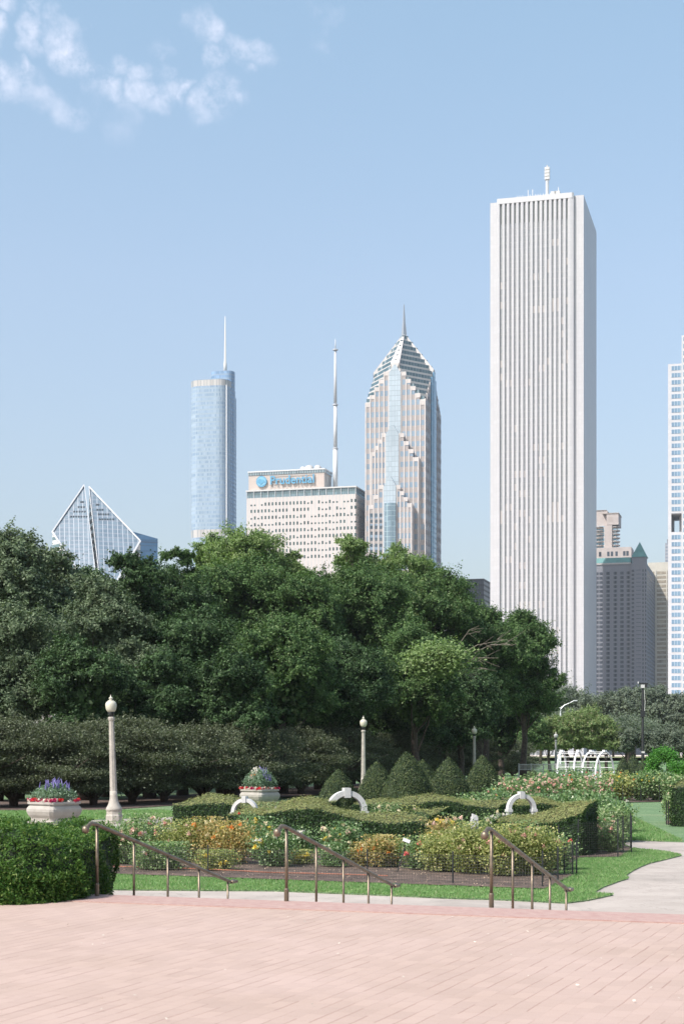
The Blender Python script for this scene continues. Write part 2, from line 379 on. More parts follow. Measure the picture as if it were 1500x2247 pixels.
rg = np.random.default_rng(21); n = 90
P = np.column_stack([rg.uniform(-4, 5, n), rg.uniform(9, 17.5, n), np.full(n, TZ+.02)])
tag(leafmesh('fallen_petals', leaves(rg, P, np.tile([0, 0, 1.], (n, 1)), .028, .7, .3), mat('dry_petal', (.66, .60, .50), .9, .3, 8), None), 'few tiny pale petals and crumbs scattered on the brick terrace', 'petals', kind='stuff')

# ------------------------------------------------------------------ buildings
class Bld:
    """a building frame: front face along local x, depth along local y"""
    def __init__(s, name, label, cat, xl, xr, xs, d, th=15.):
        s.c, s.s = math.cos(R(th)), math.sin(R(th)); s.Yl = d; s.Xl = X(xl, d)
        s.o = thing(name, label, cat, (s.Xl, s.Yl, 0), R(-th)); s.W = s.x(xr)
        k = (xs-CX)/F; Xr, Yr = s.Xl+s.c*s.W, s.Yl-s.s*s.W
        s.D = (k*Yr-Xr)/(s.s-k*s.c) if xs != xr else 30.
    def x(s, px, ly=0.): k = (px-CX)/F; return (k*(s.Yl+s.c*ly)-s.Xl-s.s*ly)/(s.c+k*s.s)
    def y(s, px, lx): k = (px-CX)/F; return (k*(s.Yl-s.s*lx)-s.Xl-s.c*lx)/(s.s-k*s.c)
    def z(s, py, lx=0., ly=0.): return EYE+(HY-py)/F*(s.Yl-s.s*lx+s.c*ly)

M_aon = stone_grid('white_granite', (.50, .495, .505), 1.9, 2.6, .86, .14, rough=.42)
M_aonglass = facade('strip_glass', (.035, .075, .085), (.50, .44, .38), 3.95, .95, 60, 0, var=.12, prob=.13, rough=.5)
M_aondark = mat('louvre_dark', (.13, .145, .14), .7, .05)
def aon():
    b = Bld('white_tower', 'tallest white granite tower with narrow vertical window strips and roof antenna', 'skyscraper', 1075, 1280, 1308, 985)
    W, D, p = b.W, b.D, 2.4; zt = b.z(427, W, 0); zb = b.z(436, b.x(1092, -p), -p)
    MB().box(0, W, 0, D, 0, zt).build('corner_shaft', M_aon, b.o)
    x0, x1 = b.x(1089.5, -p), b.x(1257.5, -p)
    s = MB().box(x0, x1, -p+1.1, -.003, 0, zb-2.6); s.build('facade_wall', M_aon, b.o)
    MB().prism([(x0, -.003), (x0, -p+.5), (x0+.9, -p-.2), (x1-.9, -p-.2), (x1, -p+.5), (x1, -.003)], zb-3.2, zb).build('parapet', mat('parapet_stone', (.52, .52, .53), .7, .03), b.o)
    xa, xb = b.x(1095.5, -p), b.x(1250, -p); pit = (xb-xa)/15.
    for i in range(16):
        c0 = xa+pit*i-pit*.16; hw = pit*.335
        if i == 0: c0 -= .2
        l, r = c0-hw, c0+hw
        if i == 15: r = x1
        if i == 0: l = x0
        MB().prism([(l, -p+1.097), (l, -p+.35), (c0-.62, -p-.1), (c0+.62, -p-.1), (r, -p+.35), (r, -p+1.097)], 0, zb-3.25).build('pier', M_aon, b.o)
    for i in range(15):
        l = xa+pit*i-pit*.16+pit*.335; r = xa+pit*(i+1)-pit*.16-pit*.335
        top = zb-15.5
        o = MB().box(l, r, -p+.8, -p+1.096, 0, top).build('window_strip', M_aonglass, b.o)
        MB().box(l, r, -p+.8, -p+1.096, top+.01, zb-3.26).build('roof_louvre', M_aondark, b.o)
        m = (l+r)/2; box('mullion', M_aon, b.o, m-.13, m+.13, -p+.55, -p+.797, 0, top)
    xm = b.x(1199, 12); zr = zt
    MB().tube([(xm, 14, zr-1), (xm, 14, b.z(396, xm, 14))], 1.0, 8).build('antenna_mast', M_whitemetal, b.o)
    a = MB(); z0, z1 = b.z(394, xm, 14), b.z(366, xm, 14)
    for k in range(4):
        zz = z0+(z1-z0)*k/4; a.box(xm-1.5, xm+1.5, 12.7, 15.3, zz, zz+(z1-z0)*.21)
    a.tube([(xm, 14, z0-3), (xm, 14, z1+1)], .5, 6).build('antenna_array', M_white, b.o)
    rg = random.Random(3)
    for k in range(17):
        xx = b.x(1135+k*5.6+rg.uniform(-1, 1), 4); h = rg.choice([2.5, 3, 4, 6, 8 if k == 9 else 3])
        box('roof_mast', M_whitemetal, b.o, xx-.2, xx+.2, 3.8, 4.2, zb-3, zb+h)
    for px in (1214, 1222): xx = b.x(px, 4); box('roof_unit', M_white, b.o, xx-1.6, xx+1.6, 3, 6, zb-3, zb+3.6)
aon()

def stepped_face(b, ly, dep, ends, centre, ys, gl, bays, pier, mats, glassmat, side=False, mod=None):
    """bays whose tops climb towards a pointed glass bay in the middle. ends=(px0,px1) centre=(px0,px1) ys=(left end, shoulder, peak, right end)"""
    ix = lambda px: b.x(px, ly)
    x0, x1, c0, c1 = ix(ends[0]), ix(ends[1]), ix(centre[0]), ix(centre[1])
    for (a, e, n, ya, ye) in ((x0, c0, bays[0], ys[0], ys[1]), (c1, x1, bays[1], ys[1], ys[3])):
        wd = (e-a)/n
        for k in range(n):
            t = (k+.5)/n if n > 1 else .5
            t = k/max(1, n-1) if n > 1 else 0
            py = ya+(ye-ya)*t; l, r = a+wd*k, a+wd*(k+1); zt = b.z(py, l, ly)
            MB().box(l+pier, r-pier, ly+.35, ly+dep, 0, zt-1.2).build('window_bay', mats, b.o)
            MB().box(l+.01, r-.01, ly+.12, ly+.34, zt-2.8, zt-.1).build('bay_cap', M_pink, b.o)
            MB().box(l-pier, l+pier-.01, ly, ly+dep, 0, zt).build('pier', M_pink, b.o)
        MB().box(e-pier, e+pier-.02, ly-.02, ly+dep, 0, b.z(ye, e, ly)+.05).build('pier', M_pink, b.o)
    m = (c0+c1)/2; zs, zp = b.z(ys[1], m, ly), b.z(ys[2], m, ly)
    prof = [(c0+pier, 0), (c1-pier, 0), (c1-pier, zs-1), (m+.6, zp), (m-.6, zp), (c0+pier, zs-1)]
    n = len(prof); vs = [(x, ly-.5, z) for x, z in prof]+[(x, ly+dep, z) for x, z in prof]
    MB().add(vs, [tuple(range(n)), tuple(range(2*n-1, n-1, -1))]+[((i+1) % n, i, n+i, n+(i+1) % n) for i in range(n)]).build('glass_bay', glassmat, b.o)
M_pink = mat('pink_granite', (.515, .475, .455), .7, .06, .3)
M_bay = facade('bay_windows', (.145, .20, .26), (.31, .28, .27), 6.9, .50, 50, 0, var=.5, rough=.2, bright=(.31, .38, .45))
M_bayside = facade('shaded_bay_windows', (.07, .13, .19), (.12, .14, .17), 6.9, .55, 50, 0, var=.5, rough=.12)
M_atrium = facade('atrium_glass', (.31, .365, .405), (.24, .285, .32), 3.4, .90, 2.1, .16, mcol=(.20, .26, .31), var=.12, rough=.15)
M_atriumdk = facade('dark_atrium_glass', (.10, .15, .185), (.30, .38, .42), 3.4, .92, 2.6, .2, mcol=(.36, .50, .52), var=.4, rough=.1)
M_blueglass = facade('blue_side_glass', (.075, .20, .31), (.10, .20, .30), 3.4, .85, 2.2, .18, mcol=(.08, .16, .25), var=.4, rough=.1)
M_roofdark = facade('roof_glass', (.04, .085, .105), (.3, .3, .3), 400, 1., 3.6, .5, mcol=(.25, .30, .32), var=.5, rough=.3, bright=(.18, .27, .32))
M_pinkroof = mat('roof_granite', (.54, .51, .49), .7, .04, .3)
def twopru():
    b = Bld('spired_granite_tower', 'pink granite and glass tower with stepped chevron roof and thin spire', 'skyscraper', 802, 932, 967, 1085)
    W, D = b.W, b.D; cx, cy = W/2, D/2; zap = b.z(738, cx, cy); zc = b.z(882, W*.98, 0)
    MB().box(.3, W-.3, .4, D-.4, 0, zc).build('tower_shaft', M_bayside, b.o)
    def octo(t, g=1.):
        t = max(t, .03)
        if t > 1: q = t-1; P = [(1, -q), (1, q), (q, 1), (-q, 1), (-1, q), (-1, -q), (-q, -1), (q, -1)]
        else: P = [(t, 0), (0, t), (-t, 0), (0, -t)]
        return [(cx+x*g*cx, cy+y*g*cy) for x, y in P]
    n = 12; dz = (zap-zc)/n
    for i in range(n):
        t = 2*(1-i/n); z0 = zc+i*dz
        MB().prism(octo(t-.02, .985), z0+dz*.45, z0+dz*.999).build('roof_window_row', M_roofdark, b.o)
        MB().prism(octo(t, 1.0), z0+.01, z0+dz*.45-.01).build('roof_terrace_band', M_pinkroof, b.o)
    # hips of the pyramid
    for (ex, ey, tt) in ((0, -1, 1), (1, 0, 1), (-1, 0, 1), (0, 1, 1)):
        hw = 3.0 if ey else 2.4; top = Vector((cx, cy, zap+1.)); bot = Vector((cx+ex*cx*1.0, cy+ey*cy*1.0, (zap+zc)/2+1.))
        sd = Vector((abs(ey), abs(ex), 0))
        out = Vector((ex*.8, ey*.8, .5))
        vs = [top-sd*.5+out, top+sd*.5+out, bot+sd*hw+out, bot-sd*hw+out, top-sd*.5-Vector((0,0,3)), top+sd*.5-Vector((0,0,3)), bot+sd*hw-Vector((0,0,4))-out*.5, bot-sd*hw-Vector((0,0,4))-out*.5]
        mid = len(vs); vs += [bot+out*1.2+Vector((0, 0, -7)), ]
        MB().add(vs, [(0, 1, 2, 3), (7, 6, 5, 4), (0, 4, 5, 1), (1, 5, 6, 2), (3, 7, 4, 0), (3, 2, 8), (2, 6, 7, 3)]).build('roof_hip', M_pinkroof, b.o)
    # right hip edge fins along SE eaves
    zs0 = b.z(742, cx, cy)
    MB().lathe([(2.0, zs0-2), (1.9, zs0+2), (.9, zs0+12), (.25, b.z(668, cx, cy))], 4, (cx, cy), True, math.pi/4).build('spire', mat('spire_metal', (.42, .44, .46), .35, .05, metal=.5), b.o)
    stepped_face(b, -.6, 1.0, (802, 932), (852, 880), (884, 815, 800, 879), 0, (5, 5), .42, M_bay, M_atrium)
    # east face bays
    xe = W+.5
    for k in range(11):
        y0, y1 = D*k/11, D*(k+1)/11; q = abs((k+.5)/11-.5)*2; zt = zap-(zap-zc)*(1+q)/2
        if 4 <= k <= 6:
            MB().box(W-.29, xe+(.5 if k == 5 else .2), y0+.05, y1-.05, 0, zt).build('glass_bay', M_blueglass, b.o)
        else:
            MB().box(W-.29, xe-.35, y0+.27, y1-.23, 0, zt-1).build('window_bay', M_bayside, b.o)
            MB().box(W-.29, xe, y0-.22, y0+.26, 0, zt).build('pier', mat('pink_granite', (0, 0, 0)), b.o)
    # first setback
    stepped_face(b, -3.4, 2.7, (815, 917), (845, 876), (992, 950, 932, 1003), 0, (4, 4), .42, M_bay, M_atrium)
    x0, x1 = b.x(815, -3.4), b.x(917, -3.4); box('setback_wall', M_pink, b.o, x0+.7, x1+.55, -2.6, -.72, 0, b.z(1003, x1, -3.4)-.4)
    # second setback
    stepped_face(b, -10., 4., (809, 902), (840, 870), (1108, 1064, 1046, 1104), 0, (3, 4), .42, M_bay, M_atrium)
    x0, x1 = b.x(809, -10), b.x(902, -10); box('setback_wall', M_pink, b.o, x0+.7, x1+.5, -9.2, -4, 0, b.z(1106, x1, -10)-.4)
    box('setback_wall', M_pink, b.o, x0+8, x1-8, -6, -3.5, 0, b.z(1066, x1, -10))
    l, r = b.x(842.5, -12), b.x(867.5, -12); zt = b.z(1104, l, -12)
    MB().prism([(l, -10.6), (l, -11.6), (l+3.6, -13), (r-3.2, -13), (r, -11.6), (r, -10.6)], 0, zt).build('entrance_bay', M_atriumdk, b.o)
    for i in range(3):
        for k in range(7):
            for cxs in (809, ):
                a = b.x(809, -10)+ (b.x(840, -10)-b.x(809, -10))*i/3; e = b.x(809, -10)+(b.x(840, -10)-b.x(809, -10))*(i+1)/3; zz = b.z(1127+13.2*k, a, -10)
                box('window', M_darkwin, b.o, a+.9, e-.7, -9.80, -9.66, zz-2.1, zz)
M_darkwin = mat('dark_window', (.07, .10, .125), .15, .25, .15)
twopru()

M_pru = stone_grid('limestone_piers', (.52, .495, .475), 2.45, 3.9, .9, .12, vs=(2.45, .34, (.55, .485, .455)))
M_pruband = facade('ribbon_windows', (.08, .13, .15), (.09, .14, .15), 5.6, .8, 1.55, .12, mcol=(.30, .33, .34), var=.5, zoff=.0, rough=.15)
def pru():
    b = Bld('broad_slab_building', 'broad limestone office block with rows of small windows and rooftop sign', 'office building', 541, 780, 808, 1100)
    W, D = b.W, b.D; zt = b.z(1066, W, 0); zb1 = b.z(1069, W, 0); zb0 = b.z(1083.5, W, 0)
    MB().box(0, W, 0, D, 0, zb0-.01).build('main_wall', M_pru, b.o)
    MB().box(.3, W-.3, .3, D-.3, zb0, zb1).build('window_band', M_pruband, b.o)
    MB().box(-.5, W+.5, -.5, D+.5, zb1+.01, zt).build('roof_slab', M_white, b.o)
    for i in range(16):
        xx = W*i/15.; box('band_post', M_whitemetal, b.o, xx-.14, xx+.14, -.25, .29, zb0+.02, zb1)
    # small windows: 30 columns, first hundred as parts
    rng_ = random.Random(8); rows = []
    nc = 30
    for j in range(9):
        for i in range(nc):
            xx = b.x(549.5+7.86*i*(.978+.022*i/30)); zz = zb0-3.3-j*4.55
            if rng_.random() < .1: continue
            rows.append((xx, zz, rng_.random()))
    rest = MB()
    M_w2 = mat('office_glass', (.06, .10, .10), .15, .3, .2); M_bl = mat('window_blind', (.55, .56, .52), .5, .1, .2)
    for k, (xx, zz, q) in enumerate(rows):
        h = 2.15 if q < .7 else 1.1
        if k < 100: box('window', M_w2, b.o, xx, xx+1.2, -.05, .05, zz-2.15, zz-2.15+h)
        else: rest.box(xx, xx+1.2, -.05, .05, zz-2.15, zz-2.15+h)
    tag(rest.build('window', M_w2, b.o), kind='stuff')
    for j in range(10):     # side windows
        zz = zb0-3.3-j*4.55
        for i in range(7): box('side_window', M_w2, b.o, W-.05, W+.05, D*(i+.3)/7, D*(i+.3)/7+1.3, zz-2, zz)
    # penthouse
    y0 = 9.; xl, xr = b.x(545.5, y0), b.x(711, y0); yd = b.y(727, xr); zt2 = b.z(1027, xr, y0); zw = b.z(1036.5, xr, y0)
    M_pent = stone_grid('penthouse_limestone', (.50, .425, .375), 3, 2.2, .93, .1)
    MB().box(xl, xr, y0, yd, zt-1, zw-.01).build('penthouse_wall', M_pent, b.o)
    MB().box(xl-.3, xr+.3, y0-.3, yd+.3, zw, zt2-.9).build('penthouse_windows', facade('penthouse_ribbon', (.09, .13, .15), (.5, .5, .5), 90, 1., 1.75, .35, mcol=(.40, .43, .43), var=.3), b.o)
    MB().box(xl-.6, xr+.6, y0-.6, yd+.6, zt2-.89, zt2).build('penthouse_roof', M_whitemetal, b.o)
    for k in range(5):
        yy = y0+(yd-y0)*(k+.3)/5; box('side_louvre', mat('side_panel', (.60, .59, .56), .7), b.o, xr-.02, xr+.12, yy, yy+(yd-y0)*.12, zt+1, zw-1)
    # sign: emblem and letters stand off the wall
    M_sign = mat('sign_blue', (.10, .30, .46), .4, .03)
    ex, ez = b.x(574.5, y0), b.z(1057, b.x(574.5, y0), y0); rr = 12.2/F*b.Yl
    sg = bpy.data.objects.new('rooftop_sign', None); COL.objects.link(sg); sg.parent = b.o
    def cyl(r, ya, yb, m, nm, ctr, n=28):
        return MB().add([(ctr[0]+r*math.cos(2*math.pi*k/n), y, ctr[1]+r*math.sin(2*math.pi*k/n)) for y in (ya, yb) for k in range(n)],
            [tuple(range(n)), tuple(range(2*n-1, n-1, -1))]+[((k+1) % n, k, n+k, n+(k+1) % n) for k in range(n)]).build(nm, m, sg)
    cyl(rr, y0-1.3, y0-.8, M_sign, 'emblem_disc', (ex, ez))
    cyl(rr*.8, y0-1.4, y0-1.31, mat('emblem_pale', (.19, .42, .57), .4, .03), 'emblem_field', (ex, ez))
    q = rr
    rock = [(-.78,-.1),(-.7,.15),(-.45,.42),(-.3,.5),(-.1,.38),(.1,.33),(.35,.3),(.6,.12),(.72,-.12),(.45,-.2),(.1,-.5),(-.15,-.62),(-.3,-.42),(-.55,-.3)]
    nn = len(rock); vs = [(ex+x*q, y0-1.6, ez+z*q) for x, z in rock]+[(ex+x*q, y0-1.42, ez+z*q) for x, z in rock]
    MB().add(vs, [tuple(range(nn-1, -1, -1)), tuple(range(nn, 2*nn))]+[(i, (i+1) % nn, nn+(i+1) % nn, nn+i) for i in range(nn)]).build('emblem_rock', M_sign, sg)
    xs0, xs1 = b.x(594, y0), b.x(690, y0); zs = b.z(1063.5, xs0, y0)
    cu = bpy.data.curves.new('letters', 'FONT'); cu.body = 'Prudential'; cu.size = 8.2; cu.extrude = .3; cu.offset = .13; cu.space_character = 1.02
    to = bpy.data.objects.new('tmp', cu); COL.objects.link(to); bpy.context.view_layer.update()
    me = bpy.data.meshes.new_from_object(to.evaluated_get(bpy.context.evaluated_depsgraph_get()))
    bpy.data.objects.remove(to)
    co = np.empty(len(me.vertices)*3, np.float32); me.vertices.foreach_get('co', co); co = co.reshape(-1, 3)
    wd = co[:, 0].max()-co[:, 0].min(); co[:, 0] = (co[:, 0]-co[:, 0].min())*(xs1-xs0)/wd+xs0
    o2 = np.column_stack([co[:, 0], (y0-1.2)-co[:, 2], zs+co[:, 1]]); me.vertices.foreach_set('co', o2.ravel()); me.update(); me.materials.clear(); me.materials.append(M_sign)
    lo = bpy.data.objects.new('sign_lettering', me); COL.objects.link(lo); lo.parent = sg
    fr = MB()
    for z_ in (zs+.4, zs+5.8): fr.box(xs0-1, xs1+.5, y0-.75, y0-.55, z_, z_+.25)
    for k in range(12): xx = xs0+(xs1-xs0)*k/11; fr.box(xx-.1, xx+.1, y0-.7, y0, zs+1, zs+1.2); fr.box(xx-.1, xx+.1, y0-.74, y0-.56, zs-3.4, zs+.38)
    fr.build('sign_frame', mat('sign_frame_grey', (.4, .41, .42), .6), sg)
    for k, (px, r) in enumerate(((665, 2.0), (678, 3.0), (697, 2.5))):
        xx = b.x(px, y0+6); zc_ = zt2+1.5
        d = MB(); d.lathe([(.2, 0), (r*.6, .25), (r, .9), (r+.05, 1.0)], 16); oo = d.build('satellite_dish', M_white, b.o, True); oo.location = (xx, y0+6, zt2+.7); oo.rotation_euler = (R(55), R(15 if k < 2 else 50), 0)
    for px, w_ in ((653, 2.5), (560, 3), (640, 2)): xx = b.x(px, y0+5); box('roof_unit', M_whitemetal, b.o, xx, xx+w_, y0+4, y0+7, zt2-.2, zt2+.9)
    return b, zt
bp, zpr = pru()
def mast():
    k = 20; b = bp; xx = b.x(735.5, 22); f = lambda py: b.z(py, xx, 22)-zpr
    t = thing('antenna_mast', 'tall white tapering broadcast mast on the slab building roof', 'antenna', (b.Xl+b.c*xx+b.s*22, b.Yl-b.s*xx+b.c*22, zpr))
    MB().tube([(0, 0, -.4), (0, 0, f(985))], [1.75, 1.55], 12).build('lower_tube', M_whitemetal, t, True)
    MB().tube([(0, 0, f(985)+.5), (0, 0, f(890))], [1.3, 1.2], 12).build('middle_tube', M_whitemetal, t, True)
    MB().tube([(0, 0, f(889)), (0, 0, f(768))], [1.15, .8], 12).build('upper_tube', mat('grey_steel', (.55, .56, .58), .5), t, True)
    MB().tube([(0, 0, f(768)), (0, 0, f(744))], [.45, .2], 8).build('tip', mat('grey_steel', (0, 0, 0)), t, True)
    for py in (985, 889, 768): MB().lathe([(1.6, f(py)-.2), (1.9, f(py)), (1.9, f(py)+.5), (1.6, f(py)+.6)], 14).build('collar', mat('grey_steel', (0, 0, 0)), t)
mast()

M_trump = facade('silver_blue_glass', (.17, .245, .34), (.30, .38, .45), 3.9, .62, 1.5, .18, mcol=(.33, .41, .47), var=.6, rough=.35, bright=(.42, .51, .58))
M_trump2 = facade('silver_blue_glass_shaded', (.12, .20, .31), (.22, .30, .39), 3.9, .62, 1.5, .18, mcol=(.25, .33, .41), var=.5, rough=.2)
M_louv = facade('beige_louvre', (.37, .35, .33), (.38, .37, .35), 40, .96, 3., .5, mcol=(.27, .29, .30), var=.3, rough=.5)
def trump():
    b = Bld('blue_glass_tower', 'rounded pale blue glass tower with stacked tiers and needle spire', 'skyscraper', 413, 497, 519, 1510, 12.)
    W, D = b.W, 24.
    def rr(x0, x1, y0, y1, r, n=7):
        P = []
        for (cx, cy, a0) in ((x1-r, y0+r, -90), (x1-r, y1-r, 0), (x0+r, y1-r, 90), (x0+r, y0+r, 180)):
            for k in range(n): a = R(a0+90*k/(n-1)); P.append((cx+r*math.cos(a), cy+r*math.sin(a)))
        return P
    zt = b.z(832, W*.5, 0)
    def vol(nm, poly, z0, z1, m): return MB().prism(poly, z0, z1).build(nm, m, b.o)
    base = rr(0, W+.5, 0, D, 10.5); zl1, zl0 = b.z(835, 0, 0), b.z(848, 0, 0); zm1, zm0 = b.z(1163, 0, 0), b.z(1180, 0, 0)
    vol('lower_shaft', base, 0, zm0, M_trump); vol('louvre_band', base, zm0+.01, zm1, M_louv); vol('glass_shaft', base, zm1+.01, zl0, M_trump)
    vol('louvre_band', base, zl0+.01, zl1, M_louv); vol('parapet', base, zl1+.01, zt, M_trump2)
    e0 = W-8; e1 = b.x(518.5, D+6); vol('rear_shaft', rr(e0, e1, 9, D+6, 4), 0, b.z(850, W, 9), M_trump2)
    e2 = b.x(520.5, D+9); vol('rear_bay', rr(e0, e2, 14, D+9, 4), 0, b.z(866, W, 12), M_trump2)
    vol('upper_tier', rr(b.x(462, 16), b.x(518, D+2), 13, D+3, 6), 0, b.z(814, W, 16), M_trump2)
    box('seam_fin', M_whitemetal, b.o, W-.6, W+.4, -.4, .4, 0, zl0)
    xs = b.x(494, 24); f = lambda p: b.z(p, xs, 24)
    MB().tube([(xs, 24, f(818)), (xs, 24, f(796)), (xs, 24, f(795)), (xs, 24, f(694))], [1.7, 1.5, 1.1, .35], 10).build('spire', M_white, b.o, True)
trump()

def crain():
    A = (X(185, 1105), 1105, Z(1066, 1105)); A2 = (X(195.5, 1104), 1104, Z(1070, 1104)); Lc = (X(115, 1085), 1085, Z(1169, 1085)); Rc = (X(308, 1070), 1070, Z(1189, 1070))
    Bc = (X(222, 1035), 1035, Z(1330, 1035))
    t = thing('diamond_roof_tower', 'tower cut off by a slanted diamond shaped glass roof split in two', 'skyscraper', (Bc[0], Bc[1], 0))
    rel = lambda p: (p[0]-Bc[0], p[1]-Bc[1], p[2])
    M_dia = bpy.data.materials.new('slanted_glass'); M_dia.use_nodes = True; n = NT(M_dia.node_tree); b = n.n['Principled BSDF']
    x, y, z = n.sep(n.obj()); r1 = n.m('FRACT', n.m('DIVIDE', n.m('ADD', x, n.m('MULTIPLY', z, .145)), 3.3)); r2 = n.m('FRACT', n.m('DIVIDE', n.m('ADD', z, n.m('MULTIPLY', x, .06)), 3.1))
    g = n.mix(n.white(n.comb(n.m('FLOOR', n.m('DIVIDE', x, 3.3)), n.m('FLOOR', n.m('DIVIDE', z, 3.1)), 0.)), (.085, .125, .165), (.13, .18, .225))
    g = n.mix(n.m('LESS_THAN', r2, .30), g, (.15, .18, .22)); g = n.mix(n.m('LESS_THAN', r1, .13), g, (.33, .36, .40))
    n.l.new(g, b.inputs[0]); b.inputs['Roughness'].default_value = .25
    M_bands = facade('white_band_wall', (.10, .16, .17), (.55, .54, .52), 5.2, .42, 50, 0, var=.2)
    Am = (X(190, 1104), 1104)
    zA2 = A[2]
    def half(P, nm):    # P ccw plan with top z
        P = [rel(p) for p in P]; top = [(x, y, z) for x, y, z in P]; bot = [(x, y, 0) for x, y, z in P]; k = len(P)
        MB().add(top, [tuple(range(k))]).build(nm, M_dia, t)
        MB().add(bot+[(x, y, z-.05) for x, y, z in top], [tuple(range(k-1, -1, -1))]+[(i, (i+1) % k, k+(i+1) % k, k+i) for i in range(k)]+[tuple(range(k, 2*k))]).build('banded_wall', M_bands, t)
    B1 = (Bc[0]-.8, Bc[1], Bc[2]); B2 = (Bc[0]+1.0, Bc[1], Bc[2])
    half([B1, A, Lc], 'left_slanted_roof'); half([B2, Rc, A2], 'right_slanted_roof')
    fr = MB()
    def edge(p, q, w_=1.1):
        p, q = Vector(rel(p)), Vector(rel(q)); fr.tube([p+Vector((0, -.6, .5)), q+Vector((0, -.6, .5))], w_, 4)
    for p, q, w_ in ((A, Lc, .6), (A2, Rc, .6), (Lc, B1, .8), (Rc, B2, .8), (A, B1, .3), (A2, B2, .3)): edge(p, q, w_)
    fr.build('roof_edge_frame', mat('roof_edge_white', (.46, .47, .49), .6, .03), t)
    # rows of dark openings near the two tips, set on the slanted planes
    M_gr = mat('grille_dark', (.07, .09, .11), .6)
    for (P0, P1, rows) in ((A, Lc, ((1101, 176, 184), (1112, 170, 187), (1122, 160, 189), (1133, 153, 193))), (A2, Rc, ((1107, 210, 218), (1118, 211, 228), (1128, 214, 240), (1139, 216, 251)))):
        a0, a1, a2 = Vector(P0), Vector(P1), Vector(Bc); nrm = (a1-a0).cross(a2-a0).normalized(); eye = Vector((0, 0, EYE))
        for (py, xa, xb) in rows:
            m = max(2, int((xb-xa)/5.2))
            for k in range(m):
                d = Vector(((xa+(xb-xa)*(k+.5)/m-CX)/F, 1, (HY-py)/F)); q = eye+d*((a0-eye).dot(nrm)/d.dot(nrm)); q = Vector(rel(tuple(q)))
                MB().prism([(q.x-.45, q.y-.9), (q.x+.35, q.y-.9), (q.x+.55, q.y+.3), (q.x-.25, q.y+.3)], q.z-.8, q.z+.35).build('roof_opening', M_gr, t)
    b = Bld('dark_blue_block', 'plain dark blue glass block right of the diamond roofed tower', 'office building', 290, 346, 352, 1125, -18.)
    MB().box(0, b.W, 0, 20, 0, b.z(1182, b.W, 0)).prism([(0, .2), (b.W-.1, .2), (b.W-.1, 19), (0, 19)], b.z(1182, b.W, 0)-.5, 0, [b.z(1166, 0, 0), b.z(1182, b.W, 0), b.z(1182, b.W, 0), b.z(1166, 0, 0)]).build('glass_wall', facade('deep_blue_glass', (.045, .12, .22), (.04, .10, .18), 3.8, .8, 3, .1, mcol=(.05, .12, .2), var=.12, rough=.2), b.o)
    b.o.name = 'dark_blue_block'
    MB().box(-.1, b.W+.1, -.1, 20.1, b.z(1182, b.W, 0)-3, b.z(1182, b.W, 0)-2.2).build('floor_line', mat('deep_line', (.05, .1, .17), .6), b.o)
crain()

